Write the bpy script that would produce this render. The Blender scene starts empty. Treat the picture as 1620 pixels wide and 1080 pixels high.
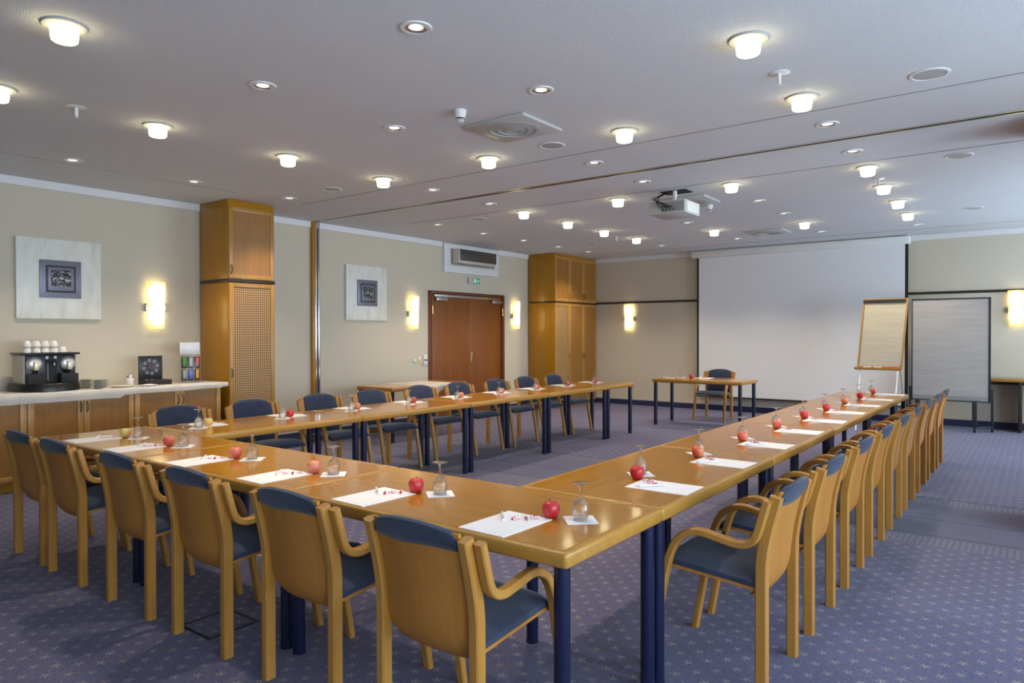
import bpy, bmesh, math, random
from mathutils import Matrix, Vector

random.seed(7)
SC = bpy.context.scene
COL = SC.collection
PI = math.pi

# ------------------------------------------------------------------ room numbers
ZC = 2.96          # ceiling
XL = -7.97         # wall with the coffee counter and the double door
YB = 12.65         # wall with the screen
XR = 2.3           # window wall
YF = -2.2          # wall behind the camera
ZT = 0.72          # conference table top

# ------------------------------------------------------------------ node helpers
def new_mat(name):
    m = bpy.data.materials.new(name); m.use_nodes = True
    nt = m.node_tree; nt.nodes.clear()
    out = nt.nodes.new('ShaderNodeOutputMaterial')
    return m, nt, out

def N(nt, kind, **kw):
    n = nt.nodes.new(kind)
    for k, v in kw.items():
        setattr(n, k, v)
    return n

def mth(nt, op, a, b=None, c=None):
    n = nt.nodes.new('ShaderNodeMath'); n.operation = op
    for i, v in enumerate((a, b, c)):
        if v is None: continue
        if isinstance(v, (int, float)): n.inputs[i].default_value = v
        else: nt.links.new(v, n.inputs[i])
    return n.outputs[0]

def ramp(nt, fac, stops):
    n = nt.nodes.new('ShaderNodeValToRGB')
    els = n.color_ramp.elements
    while len(els) < len(stops): els.new(0.5)
    for e, (p, c) in zip(els, stops):
        e.position = p; e.color = (c[0], c[1], c[2], 1)
    nt.links.new(fac, n.inputs[0])
    return n.outputs[0]

def mixc(nt, fac, a, b):
    n = nt.nodes.new('ShaderNodeMix'); n.data_type = 'RGBA'
    for sock, v in ((n.inputs[0], fac), (n.inputs[6], a), (n.inputs[7], b)):
        if isinstance(v, (int, float)): sock.default_value = v
        elif isinstance(v, tuple): sock.default_value = (v[0], v[1], v[2], 1)
        else: nt.links.new(v, sock)
    return n.outputs[2]

def coords(nt, scale=(1, 1, 1), kind='Object', rot=(0, 0, 0)):
    t = nt.nodes.new('ShaderNodeTexCoord'); mp = nt.nodes.new('ShaderNodeMapping')
    mp.inputs['Scale'].default_value = scale; mp.inputs['Rotation'].default_value = rot
    nt.links.new(t.outputs[kind], mp.inputs[0])
    return mp.outputs[0]

def noise(nt, vec, scale, detail=2, rough=0.5):
    n = nt.nodes.new('ShaderNodeTexNoise')
    n.inputs['Scale'].default_value = scale; n.inputs['Detail'].default_value = detail
    n.inputs['Roughness'].default_value = rough
    nt.links.new(vec, n.inputs['Vector'])
    return n.outputs['Fac']

def principled(nt, out, col, rough=0.5, metal=0.0, spec=0.5, coat=0.0, bump=None, sheen=0.0):
    p = nt.nodes.new('ShaderNodeBsdfPrincipled')
    if isinstance(col, tuple): p.inputs['Base Color'].default_value = (col[0], col[1], col[2], 1)
    else: nt.links.new(col, p.inputs['Base Color'])
    if isinstance(rough, (int, float)): p.inputs['Roughness'].default_value = rough
    else: nt.links.new(rough, p.inputs['Roughness'])
    p.inputs['Metallic'].default_value = metal
    p.inputs['Specular IOR Level'].default_value = spec
    p.inputs['Coat Weight'].default_value = coat
    p.inputs['Coat Roughness'].default_value = 0.06
    p.inputs['Sheen Weight'].default_value = sheen
    if bump is not None:
        b = nt.nodes.new('ShaderNodeBump'); b.inputs['Strength'].default_value = bump[1]
        b.inputs['Distance'].default_value = bump[2]
        nt.links.new(bump[0], b.inputs['Height']); nt.links.new(b.outputs[0], p.inputs['Normal'])
    nt.links.new(p.outputs[0], out.inputs[0])
    return p

def plain(name, col, rough=0.5, metal=0.0, spec=0.5, coat=0.0, var=0.06, vs=12, sheen=0.0, bump=0.0):
    m, nt, out = new_mat(name)
    f = noise(nt, coords(nt), vs, 3)
    c = mixc(nt, f, tuple(x * (1 - var) for x in col), tuple(min(1, x * (1 + var)) for x in col))
    b = (noise(nt, coords(nt), vs * 6, 2), bump, 0.004) if bump else None
    principled(nt, out, c, rough, metal, spec, coat, b, sheen)
    return m

def wood(name, dark, light, axis='Z', rough=0.35, coat=0.0, scale=1.0, spec=0.5):
    m, nt, out = new_mat(name)
    s = [22 * scale] * 3; s['XYZ'.index(axis)] = 1.1 * scale
    v = coords(nt, tuple(s))
    f1 = noise(nt, v, 1.0, 5, 0.62)
    s2 = [90 * scale] * 3; s2['XYZ'.index(axis)] = 2.5 * scale
    f2 = noise(nt, coords(nt, tuple(s2)), 1.0, 3, 0.6)
    f = mth(nt, 'ADD', mth(nt, 'MULTIPLY', f1, 0.72), mth(nt, 'MULTIPLY', f2, 0.28))
    c = ramp(nt, f, [(0.3, dark), (0.72, light)])
    principled(nt, out, c, rough, 0, spec, coat, (f2, 0.06, 0.002))
    return m

def emit(name, col, strength):
    m, nt, out = new_mat(name)
    e = nt.nodes.new('ShaderNodeEmission')
    e.inputs[0].default_value = (col[0], col[1], col[2], 1); e.inputs[1].default_value = strength
    nt.links.new(e.outputs[0], out.inputs[0])
    return m

def glassy(name, tint=(0.97, 0.98, 0.98), refl=0.9, base=0.03):
    m, nt, out = new_mat(name)
    t = nt.nodes.new('ShaderNodeBsdfTransparent'); t.inputs[0].default_value = (*tint, 1)
    g = nt.nodes.new('ShaderNodeBsdfGlossy'); g.inputs['Roughness'].default_value = 0.03
    lw = nt.nodes.new('ShaderNodeLayerWeight'); lw.inputs[0].default_value = 0.35
    f = mth(nt, 'MULTIPLY_ADD', lw.outputs['Facing'], refl * 0.75, base)
    f = mth(nt, 'MINIMUM', mth(nt, 'POWER', f, 1.5), 0.85)
    mx = nt.nodes.new('ShaderNodeMixShader')
    nt.links.new(f, mx.inputs[0]); nt.links.new(t.outputs[0], mx.inputs[1]); nt.links.new(g.outputs[0], mx.inputs[2])
    nt.links.new(mx.outputs[0], out.inputs[0])
    return m

# ------------------------------------------------------------------ materials
M = {}
M['beech'] = wood('beech_wood', (0.36, 0.157, 0.025), (0.51, 0.25, 0.052), 'Z', 0.38)
M['beech_ply'] = wood('beech_ply', (0.36, 0.140, 0.017), (0.49, 0.215, 0.036), 'Z', 0.44, scale=0.6)
M['beech_x'] = wood('beech_edge_x', (0.35, 0.165, 0.026), (0.48, 0.25, 0.048), 'X', 0.28)
M['top_x'] = wood('table_veneer', (0.37, 0.152, 0.008), (0.47, 0.212, 0.013), 'X', 0.13, 0.22, 0.45)
M['cab'] = wood('honey_cabinet', (0.34, 0.145, 0.005), (0.47, 0.225, 0.010), 'Z', 0.3)
M['cab_frame'] = wood('honey_frame', (0.37, 0.18, 0.036), (0.49, 0.26, 0.062), 'Z', 0.33)
M['cab_panel'] = wood('honey_panel', (0.27, 0.115, 0.018), (0.36, 0.165, 0.032), 'Z', 0.36)
M['door'] = wood('red_door_wood', (0.20, 0.062, 0.014), (0.29, 0.098, 0.023), 'Z', 0.33, scale=0.7)
M['door_frame'] = wood('red_frame_wood', (0.13, 0.035, 0.012), (0.19, 0.055, 0.018), 'Z', 0.35)
M['brown_trim'] = plain('dark_brown_trim', (0.028, 0.018, 0.013), 0.4)
M['wall'] = plain('cream_plaster', (0.615, 0.555, 0.445), 0.85, var=0.02, vs=3, spec=0.2, bump=0.05)
M['white'] = plain('white_paint', (0.76, 0.765, 0.77), 0.6, var=0.015, vs=4)
M['white_plastic'] = plain('white_plastic', (0.78, 0.78, 0.76), 0.4, var=0.02)
M['grey_plastic'] = plain('grey_plastic', (0.50, 0.51, 0.49), 0.5, var=0.03)
M['mid_grey'] = plain('mid_grey_metal', (0.27, 0.27, 0.26), 0.5, var=0.04)
M['grille'] = plain('grille_grey', (0.43, 0.44, 0.43), 0.7, var=0.04)
M['navy_metal'] = plain('navy_lacquer', (0.005, 0.008, 0.036), 0.3, var=0.1, coat=0.2)
M['navy_base'] = plain('navy_skirting', (0.022, 0.026, 0.085), 0.55, var=0.08)
M['black'] = plain('black_plastic', (0.009, 0.009, 0.01), 0.32, var=0.1)
M['black_matte'] = plain('black_matte', (0.012, 0.012, 0.013), 0.7, var=0.1)
M['char'] = plain('charcoal_metal', (0.018, 0.021, 0.026), 0.42, var=0.1)
M['chrome'] = plain('chrome', (0.78, 0.78, 0.78), 0.17, 1.0, var=0.03)
M['steel'] = plain('brushed_steel', (0.55, 0.56, 0.57), 0.3, 1.0, var=0.06)
M['track_metal'] = plain('track_metal', (0.62, 0.58, 0.50), 0.22, 0.75, var=0.04)
M['brass'] = plain('brass', (0.78, 0.55, 0.24), 0.25, 1.0, var=0.05)
M['porcelain'] = plain('porcelain', (0.80, 0.78, 0.73), 0.18, var=0.02)
M['cream_dish'] = plain('cream_dish', (0.78, 0.70, 0.52), 0.3, var=0.03)
M['paper'] = plain('white_paper', (0.85, 0.84, 0.86), 0.75, var=0.01, spec=0.2)
M['cloth'] = plain('white_linen', (0.92, 0.91, 0.89), 0.85, var=0.02, vs=20, spec=0.15)
M['screen'] = plain('screen_cloth', (0.82, 0.83, 0.845), 0.85, var=0.012, vs=2, spec=0.1)
M['grey_beige'] = plain('grey_beige_panel', (0.56, 0.52, 0.45), 0.5, var=0.03)
M['silver_leaf'] = None
M['stem'] = plain('apple_stem', (0.10, 0.06, 0.025), 0.7)
def candy_mat():
    m, nt, out = new_mat('pink_candy_wrap')
    c = ramp(nt, noise(nt, coords(nt), 95, 1), [(0.44, (0.62, 0.04, 0.10)), (0.54, (0.80, 0.62, 0.66))])
    principled(nt, out, c, 0.25)
    return m
M['candy'] = candy_mat()
def goblet_glass(name):
    m, nt, out = new_mat(name)
    t = nt.nodes.new('ShaderNodeBsdfTransparent'); t.inputs[0].default_value = (.985, .985, .985, 1)
    g = nt.nodes.new('ShaderNodeBsdfGlass'); g.inputs['Roughness'].default_value = 0.0; g.inputs['IOR'].default_value = 1.5
    g2 = nt.nodes.new('ShaderNodeBsdfGlossy'); g2.inputs['Roughness'].default_value = 0.12
    lw = nt.nodes.new('ShaderNodeLayerWeight'); lw.inputs[0].default_value = 0.5
    f = mth(nt, 'MULTIPLY', mth(nt, 'POWER', lw.outputs['Facing'], 2.2), 0.8)
    mx = nt.nodes.new('ShaderNodeMixShader'); mx.inputs[0].default_value = 0.42
    nt.links.new(t.outputs[0], mx.inputs[1]); nt.links.new(g.outputs[0], mx.inputs[2])
    m2 = nt.nodes.new('ShaderNodeMixShader'); nt.links.new(f, m2.inputs[0])
    nt.links.new(mx.outputs[0], m2.inputs[1]); nt.links.new(g2.outputs[0], m2.inputs[2])
    nt.links.new(m2.outputs[0], out.inputs[0])
    return m
M['glass'] = goblet_glass('clear_glass')
M['acrylic'] = glassy('clear_acrylic', (0.97, 0.975, 0.985), 0.6, 0.02)
M['pane'] = glassy('window_pane', (0.96, 0.98, 1.0), 0.5, 0.02)
M['drum'] = emit('warm_drum_glow', (1.0, 0.86, 0.50), 4.4)
M['bulb'] = emit('downlight_glow', (1.0, 0.93, 0.82), 0.75)
def sconce_mat():
    m, nt, out = new_mat('sconce_glow')
    s = nt.nodes.new('ShaderNodeSeparateXYZ'); nt.links.new(coords(nt), s.inputs[0])
    def bulb(z0):
        q = mth(nt, 'DIVIDE', mth(nt, 'SUBTRACT', s.outputs[2], z0), 0.10)
        y = mth(nt, 'DIVIDE', s.outputs[1], 0.085)
        return mth(nt, 'EXPONENT', mth(nt, 'MULTIPLY', mth(nt, 'ADD', mth(nt, 'MULTIPLY', q, q), mth(nt, 'MULTIPLY', y, y)), -1.0))
    g = mth(nt, 'ADD', bulb(.15), bulb(.39))
    e = nt.nodes.new('ShaderNodeEmission')
    nt.links.new(ramp(nt, g, [(0.0, (1.0, .66, .16)), (0.8, (1.0, .88, .52))]), e.inputs[0])
    nt.links.new(mth(nt, 'MULTIPLY_ADD', g, 3.4, 0.55), e.inputs[1])
    nt.links.new(e.outputs[0], out.inputs[0])
    return m
M['sconce'] = sconce_mat()
M['exit_lit'] = emit('exit_sign_green', (0.03, 0.30, 0.17), 0.35)
M['exit_white'] = emit('exit_sign_white', (0.8, 1.0, 0.9), 0.35)
M['amber'] = plain('amber_mark', (0.62, 0.50, 0.10), 0.5)

def fabric(name, a, b):
    m, nt, out = new_mat(name)
    f = noise(nt, coords(nt), 9, 4, 0.65)
    f2 = noise(nt, coords(nt), 420, 2)
    ff = mth(nt, 'ADD', mth(nt, 'MULTIPLY', f, 0.75), mth(nt, 'MULTIPLY', f2, 0.25))
    c = ramp(nt, ff, [(0.3, a), (0.75, b)])
    principled(nt, out, c, 0.88, 0, 0.15, 0, (f2, 0.12, 0.002), 0.18)
    return m
M['fabric'] = fabric('navy_velour', (0.020, 0.027, 0.052), (0.050, 0.064, 0.112))

def leaf():
    m, nt, out = new_mat('silver_leaf')
    v = coords(nt, (7, 7, 2.4))
    f = noise(nt, v, 1.3, 5, 0.6)
    c = ramp(nt, f, [(0.28, (0.66, 0.64, 0.53)), (0.5, (0.78, 0.775, 0.71)), (0.72, (0.86, 0.855, 0.81))])
    principled(nt, out, c, 0.45, 0.0, 0.5)
    return m
M['silver_leaf'] = leaf()

def relief(seed):
    m, nt, out = new_mat('pewter_relief')
    v = coords(nt, (1, 1, 1))
    w = nt.nodes.new('ShaderNodeTexWave'); w.wave_type = 'RINGS'
    w.inputs['Scale'].default_value = 9 + seed; w.inputs['Distortion'].default_value = 14
    w.inputs['Detail'].default_value = 2; w.inputs['Detail Scale'].default_value = 2.0
    nt.links.new(v, w.inputs[0])
    c = ramp(nt, w.outputs['Fac'], [(0.15, (0.045, 0.043, 0.05)), (0.5, (0.16, 0.155, 0.175)), (0.85, (0.38, 0.375, 0.40))])
    principled(nt, out, c, 0.4, 0.5, 0.5, 0, (w.outputs['Fac'], 0.9, 0.01))
    return m
M['relief_a'] = relief(0); M['relief_b'] = relief(4)
M['pewter'] = plain('pewter_frame', (0.21, 0.205, 0.26), 0.42, 0.4, var=0.15, vs=30)
M['pewter_dark'] = plain('pewter_dark', (0.055, 0.052, 0.062), 0.5, 0.3, var=0.15, vs=30)

def flip_paper(name, base):
    m, nt, out = new_mat(name)
    v = coords(nt, (1.2, 1.2, 9))
    f = noise(nt, v, 1.6, 4, 0.6)
    c = ramp(nt, f, [(0.3, tuple(x * 0.86 for x in base)), (0.7, base)])
    principled(nt, out, c, 0.85, 0, 0.15, 0, (f, 0.25, 0.02))
    return m
M['flip'] = flip_paper('flip_paper', (0.54, 0.49, 0.375))
M['pin'] = flip_paper('pinboard_paper', (0.44, 0.415, 0.39))

def apple(name, a, b, lo, hi):
    m, nt, out = new_mat(name)
    v = coords(nt)
    f = noise(nt, v, 22, 3, 0.6)
    s = nt.nodes.new('ShaderNodeSeparateXYZ'); nt.links.new(v, s.inputs[0])
    g = mth(nt, 'ADD', mth(nt, 'MULTIPLY', s.outputs[2], 5.0), mth(nt, 'MULTIPLY', s.outputs[0], 6.0))
    ff = mth(nt, 'ADD', mth(nt, 'MULTIPLY', f, 0.8), g)
    c = ramp(nt, ff, [(lo, a), (hi, b)])
    principled(nt, out, c, 0.28, 0, 0.5)
    return m
M['apple_red'] = apple('red_apple_skin', (0.46, 0.012, 0.022), (0.62, 0.055, 0.055), 0.3, 1.0)
M['apple_blush'] = apple('blush_apple_skin', (0.52, 0.045, 0.04), (0.74, 0.36, 0.13), 0.36, 0.95)
M['apple_gold'] = apple('golden_apple_skin', (0.60, 0.16, 0.055), (0.70, 0.53, 0.17), 0.18, 0.55)
M['apple_pink'] = apple('pink_apple_skin', (0.62, 0.09, 0.075), (0.76, 0.30, 0.17), 0.3, 0.9)

def cane():
    m, nt, out = new_mat('cane_webbing')
    s = nt.nodes.new('ShaderNodeSeparateXYZ'); nt.links.new(coords(nt), s.inputs[0])
    P = 0.027
    def cell(o):
        q = mth(nt, 'SUBTRACT', mth(nt, 'FRACT', mth(nt, 'DIVIDE', o, P)), 0.5)
        return mth(nt, 'ABSOLUTE', q)
    a, b = cell(s.outputs[1]), cell(s.outputs[2])
    r = mth(nt, 'SQRT', mth(nt, 'ADD', mth(nt, 'MULTIPLY', a, a), mth(nt, 'MULTIPLY', b, b)))
    hole = mth(nt, 'LESS_THAN', r, 0.30)
    c = mixc(nt, hole, (0.46, 0.27, 0.115), (0.10, 0.045, 0.012))
    principled(nt, out, c, 0.5, 0, 0.4, 0, (mth(nt, 'SUBTRACT', 1, hole), 0.6, 0.003))
    return m
M['cane'] = cane()

def ceiling_mat():
    m, nt, out = new_mat('ceiling_plaster')
    f = noise(nt, coords(nt), 170, 2)
    g = noise(nt, coords(nt), 2, 2)
    c = mixc(nt, g, (0.68, 0.705, 0.73), (0.72, 0.745, 0.77))
    principled(nt, out, c, 0.9, 0, 0.15, 0, (f, 0.6, 0.008))
    return m
M['ceiling'] = ceiling_mat()

def carpet():
    m, nt, out = new_mat('star_carpet')
    v = coords(nt)
    s = nt.nodes.new('ShaderNodeSeparateXYZ'); nt.links.new(v, s.inputs[0])
    X, Y = s.outputs[0], s.outputs[1]
    P = 0.1268
    px, py = mth(nt, 'DIVIDE', X, P), mth(nt, 'DIVIDE', Y, P)
    def lattice(off):
        u, w = mth(nt, 'ADD', px, off), mth(nt, 'ADD', py, off)
        iu, iw = mth(nt, 'FLOOR', u), mth(nt, 'FLOOR', w)
        cu = mth(nt, 'SUBTRACT', mth(nt, 'SUBTRACT', u, iu), 0.5)
        cw = mth(nt, 'SUBTRACT', mth(nt, 'SUBTRACT', w, iw), 0.5)
        r = mth(nt, 'SQRT', mth(nt, 'ADD', mth(nt, 'MULTIPLY', cu, cu), mth(nt, 'MULTIPLY', cw, cw)))
        th = mth(nt, 'ARCTAN2', cw, cu)
        arm = mth(nt, 'POWER', mth(nt, 'ABSOLUTE', mth(nt, 'COSINE', mth(nt, 'MULTIPLY_ADD', th, 2.5, 0.5 + off))), 7.0)
        R = mth(nt, 'MULTIPLY_ADD', arm, 0.155, 0.022)
        mask = mth(nt, 'LESS_THAN', r, R)
        comb = nt.nodes.new('ShaderNodeCombineXYZ')
        nt.links.new(iu, comb.inputs[0]); nt.links.new(iw, comb.inputs[1]); comb.inputs[2].default_value = off
        wn = nt.nodes.new('ShaderNodeTexWhiteNoise'); nt.links.new(comb.outputs[0], wn.inputs['Vector'])
        return mask, wn.outputs['Value']
    m1, r1 = lattice(0.0); m2, r2 = lattice(0.5)
    star = mth(nt, 'MAXIMUM', m1, m2)
    rnd = mth(nt, 'ADD', mth(nt, 'MULTIPLY', m1, r1), mth(nt, 'MULTIPLY', m2, r2))
    # the plain band with dotted borders that crosses the room under the ceiling track
    def between(a, b):
        return mth(nt, 'MULTIPLY', mth(nt, 'GREATER_THAN', Y, a), mth(nt, 'LESS_THAN', Y, b))
    band = between(5.36, 6.95)
    star = mth(nt, 'MULTIPLY', star, mth(nt, 'SUBTRACT', 1, band))
    fine = noise(nt, v, 260, 2, 0.7)
    mid = noise(nt, v, 62, 3, 0.7)
    big = noise(nt, v, 1.6, 2)
    ff = mth(nt, 'ADD', mth(nt, 'ADD', mth(nt, 'MULTIPLY', fine, 0.42), mth(nt, 'MULTIPLY', mid, 0.46)), mth(nt, 'MULTIPLY', big, 0.12))
    base = ramp(nt, ff, [(0.34, (0.030, 0.030, 0.080)), (0.66, (0.180, 0.172, 0.285))])
    hue = noise(nt, v, 38, 3, 0.65)
    base = mixc(nt, 0.30, base, ramp(nt, hue, [(0.34, (0.050, 0.075, 0.085)), (0.46, (0.075, 0.072, 0.19)), (0.56, (0.11, 0.085, 0.16)), (0.68, (0.15, 0.10, 0.10))]))
    bandc = ramp(nt, ff, [(0.32, (0.062, 0.063, 0.118)), (0.68, (0.130, 0.130, 0.212))])
    dots = mth(nt, 'MULTIPLY', mth(nt, 'GREATER_THAN', mth(nt, 'SINE', mth(nt, 'MULTIPLY', X, 170)), 0.1),
               mth(nt, 'GREATER_THAN', mth(nt, 'SINE', mth(nt, 'MULTIPLY', Y, 150)), 0.1))
    bord = mth(nt, 'MAXIMUM', between(5.40, 5.62), between(6.72, 6.92))
    line = mth(nt, 'MAXIMUM', mth(nt, 'MAXIMUM', between(6.155, 6.18), between(5.66, 5.685)), between(6.95, 6.99))
    c = mixc(nt, band, base, bandc)
    c = mixc(nt, mth(nt, 'MULTIPLY', mth(nt, 'MULTIPLY', dots, bord), 0.55), c, (0.27, 0.25, 0.22))
    c = mixc(nt, line, c, (0.05, 0.052, 0.085))
    starc = ramp(nt, rnd, [(0.0, (0.42, 0.37, 0.22)), (0.35, (0.38, 0.36, 0.29)), (0.7, (0.44, 0.41, 0.33)), (0.88, (0.40, 0.22, 0.14)), (1.0, (0.30, 0.36, 0.28))])
    c = mixc(nt, mth(nt, 'MULTIPLY', star, mth(nt, 'MULTIPLY_ADD', fine, 0.9, 0.30)), c, starc)
    principled(nt, out, c, 0.95, 0, 0.08, 0, (fine, 0.35, 0.004), 0.12)
    return m
M['carpet'] = carpet()

# ------------------------------------------------------------------ mesh helpers
def box(bm, x0, x1, y0, y1, z0, z1, bev=0.0, mi=0, seg=2):
    vs = [bm.verts.new((x, y, z)) for x in (x0, x1) for y in (y0, y1) for z in (z0, z1)]
    q = [(0, 1, 3, 2), (4, 6, 7, 5), (0, 4, 5, 1), (2, 3, 7, 6), (0, 2, 6, 4), (1, 5, 7, 3)]
    fs = [bm.faces.new([vs[i] for i in f]) for f in q]
    for f in fs: f.material_index = mi
    if bev > 0:
        es = list({e for f in fs for e in f.edges})
        r = bmesh.ops.bevel(bm, geom=es, offset=bev, segments=seg, profile=0.5, affect='EDGES')
        for f in r['faces']: f.material_index = mi
    return vs

def cyl(bm, p0, p1, r0, r1=None, n=16, mi=0, caps=True):
    r1 = r0 if r1 is None else r1
    p0, p1 = Vector(p0), Vector(p1); d = (p1 - p0).normalized()
    a = d.orthogonal().normalized(); b = d.cross(a)
    A = [bm.verts.new(p0 + (a * math.cos(2 * PI * i / n) + b * math.sin(2 * PI * i / n)) * r0) for i in range(n)]
    B = [bm.verts.new(p1 + (a * math.cos(2 * PI * i / n) + b * math.sin(2 * PI * i / n)) * r1) for i in range(n)]
    for i in range(n):
        f = bm.faces.new((A[i], A[(i + 1) % n], B[(i + 1) % n], B[i])); f.material_index = mi
    if caps:
        f = bm.faces.new(list(reversed(A))); f.material_index = mi
        f = bm.faces.new(B); f.material_index = mi

def lathe(bm, prof, n=24, c=(0, 0, 0), mi=0, dent=0.0):
    rings = []
    for r, z in prof:
        if r < 1e-6:
            rings.append([bm.verts.new((c[0], c[1], c[2] + z))])
        else:
            rings.append([bm.verts.new((c[0] + r * (1 + dent * math.cos(5 * 2 * PI * i / n)) * math.cos(2 * PI * i / n),
                                        c[1] + r * (1 + dent * math.cos(5 * 2 * PI * i / n)) * math.sin(2 * PI * i / n), c[2] + z)) for i in range(n)])
    for a, b in zip(rings, rings[1:]):
        for i in range(n):
            j = (i + 1) % n
            if len(a) == 1 and len(b) == 1: continue
            if len(a) == 1: vs = (a[0], b[j], b[i])
            elif len(b) == 1: vs = (a[i], a[j], b[0])
            else: vs = (a[i], a[j], b[j], b[i])
            f = bm.faces.new(vs); f.material_index = mi

def smooth_path(pts, k=5):
    P = [Vector(p) for p in pts]; out = []
    for i in range(len(P) - 1):
        a, b, c, d = P[max(i - 1, 0)], P[i], P[i + 1], P[min(i + 2, len(P) - 1)]
        for j in range(k):
            t = j / k
            out.append(0.5 * ((2 * b) + (c - a) * t + (2 * a - 5 * b + 4 * c - d) * t * t + (3 * b - a - 3 * c + d) * t ** 3))
    out.append(P[-1]); return out

def strip(bm, path, xc, w, th, mi=0):
    """rectangular wooden strip swept along a path in the local YZ plane; th may be a list"""
    n = len(path); rows = []
    c = min(0.005, w * 0.2)
    for i, p in enumerate(path):
        a, b = path[max(i - 1, 0)], path[min(i + 1, n - 1)]
        t = Vector((b[0] - a[0], b[1] - a[1])).normalized(); nn = Vector((-t[1], t[0]))
        h = (th if isinstance(th, (int, float)) else th[0] + (th[1] - th[0]) * i / (n - 1)) / 2
        prof = [(-w / 2 + c, -h), (w / 2 - c, -h), (w / 2, -h + c), (w / 2, h - c), (w / 2 - c, h), (-w / 2 + c, h), (-w / 2, h - c), (-w / 2, -h + c)]
        rows.append([bm.verts.new((xc + u, p[0] + nn[0] * v, p[1] + nn[1] * v)) for u, v in prof])
    for A, B in zip(rows, rows[1:]):
        for i in range(8):
            f = bm.faces.new((A[i], A[(i + 1) % 8], B[(i + 1) % 8], B[i])); f.material_index = mi
    bm.faces.new(rows[0]); bm.faces.new(list(reversed(rows[-1])))

def tube(bm, pts, r, n=8, mi=0):
    P = [Vector(p) for p in pts]; rows = []; a = None
    for i, p in enumerate(P):
        d = (P[min(i + 1, len(P) - 1)] - P[max(i - 1, 0)]).normalized()
        a = d.orthogonal().normalized() if a is None else (a - d * a.dot(d)).normalized()
        b = d.cross(a)
        rows.append([bm.verts.new(p + (a * math.cos(2 * PI * k / n) + b * math.sin(2 * PI * k / n)) * r) for k in range(n)])
    for A, B in zip(rows, rows[1:]):
        for k in range(n):
            f = bm.faces.new((A[k], A[(k + 1) % n], B[(k + 1) % n], B[k])); f.material_index = mi
    bm.faces.new(rows[0]); bm.faces.new(list(reversed(rows[-1])))

def loft(bm, rows, closed=True, capends=True, mi=0):
    R = [[bm.verts.new(p) for p in r] for r in rows]; n = len(R[0])
    for A, B in zip(R, R[1:]):
        for k in range(n if closed else n - 1):
            f = bm.faces.new((A[k], A[(k + 1) % n], B[(k + 1) % n], B[k])); f.material_index = mi
    if capends and closed:
        f = bm.faces.new(R[0]); f.material_index = mi
        f = bm.faces.new(list(reversed(R[-1]))); f.material_index = mi

# ------------------------------------------------------------------ object helpers
def mesh_obj(name, bm, mats, parent=None, smooth=40):
    bmesh.ops.recalc_face_normals(bm, faces=bm.faces[:])
    me = bpy.data.meshes.new(name); bm.to_mesh(me); bm.free()
    for m in (mats if isinstance(mats, (list, tuple)) else [mats]):
        me.materials.append(M[m] if isinstance(m, str) else m)
    if smooth:
        for p in me.polygons: p.use_smooth = True
        me.set_sharp_from_angle(angle=math.radians(smooth))
    o = bpy.data.objects.new(name, me); COL.objects.link(o)
    if parent is not None: o.parent = parent
    return o

def part(name, bm, mats, parent, smooth=40, world=True, label=None):
    """a part of a thing; with world=True the mesh was drawn in room coordinates"""
    if world:
        loc = Vector((0, 0, 0)); p = parent
        while p is not None:
            loc += p.location; p = p.parent
        bmesh.ops.transform(bm, matrix=Matrix.Translation(-loc), verts=bm.verts[:])
    o = mesh_obj(name, bm, mats, parent, smooth)
    if label: o['label'] = label
    return o

def tag(o, label, cat, group=None):
    o['label'] = label; o['category'] = cat
    if group: o['group'] = group
    return o

def thing(name, label, cat, loc, group=None, rz=0.0):
    o = bpy.data.objects.new(name, None); COL.objects.link(o)
    o.location = loc; o.rotation_euler = (0, 0, rz); o.empty_display_size = 0.1
    return tag(o, label, cat, group)

def recentre(bm):
    xs = [v.co for v in bm.verts]
    lo = Vector((min(v.x for v in xs), min(v.y for v in xs), min(v.z for v in xs)))
    hi = Vector((max(v.x for v in xs), max(v.y for v in xs), max(v.z for v in xs)))
    c = Vector(((lo.x + hi.x) / 2, (lo.y + hi.y) / 2, lo.z))
    bmesh.ops.transform(bm, matrix=Matrix.Translation(-c), verts=bm.verts[:])
    return c

def solo(name, bm, mats, label, cat, group=None, smooth=40):
    c = recentre(bm); o = mesh_obj(name, bm, mats, None, smooth); o.location = c
    return tag(o, label, cat, group)

def struct(name, bm, mats, parent=None, smooth=0):
    o = mesh_obj(name, bm, mats, parent, smooth); o['kind'] = 'structure'; return o

KIDS = {}
def dup(root, loc, rz=0.0, label=None, group=None):
    r = root.copy(); COL.objects.link(r); r.location = loc; r.rotation_euler = (0, 0, rz)
    if label: r['label'] = label
    if group: r['group'] = group
    if root not in KIDS:
        KIDS[root] = [(c, list(c.children)) for c in root.children]
    for c0, gs in KIDS[root]:
        c = c0.copy(); COL.objects.link(c); c.parent = r
        for g0 in gs:
            g = g0.copy(); COL.objects.link(g); g.parent = c
    return r

def place(proto, used, loc, rz, label, group=None):
    """the first placing moves the prototype itself, later ones copy it"""
    if not used:
        KIDS[proto] = [(c, list(c.children)) for c in proto.children]
        proto.location = loc; proto.rotation_euler = (0, 0, rz); proto['label'] = label
        if group: proto['group'] = group
        used.append(1); return proto
    return dup(proto, loc, rz, label, group)

ORD = ['first', 'second', 'third', 'fourth', 'fifth', 'sixth', 'seventh', 'eighth', 'ninth', 'tenth']

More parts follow.
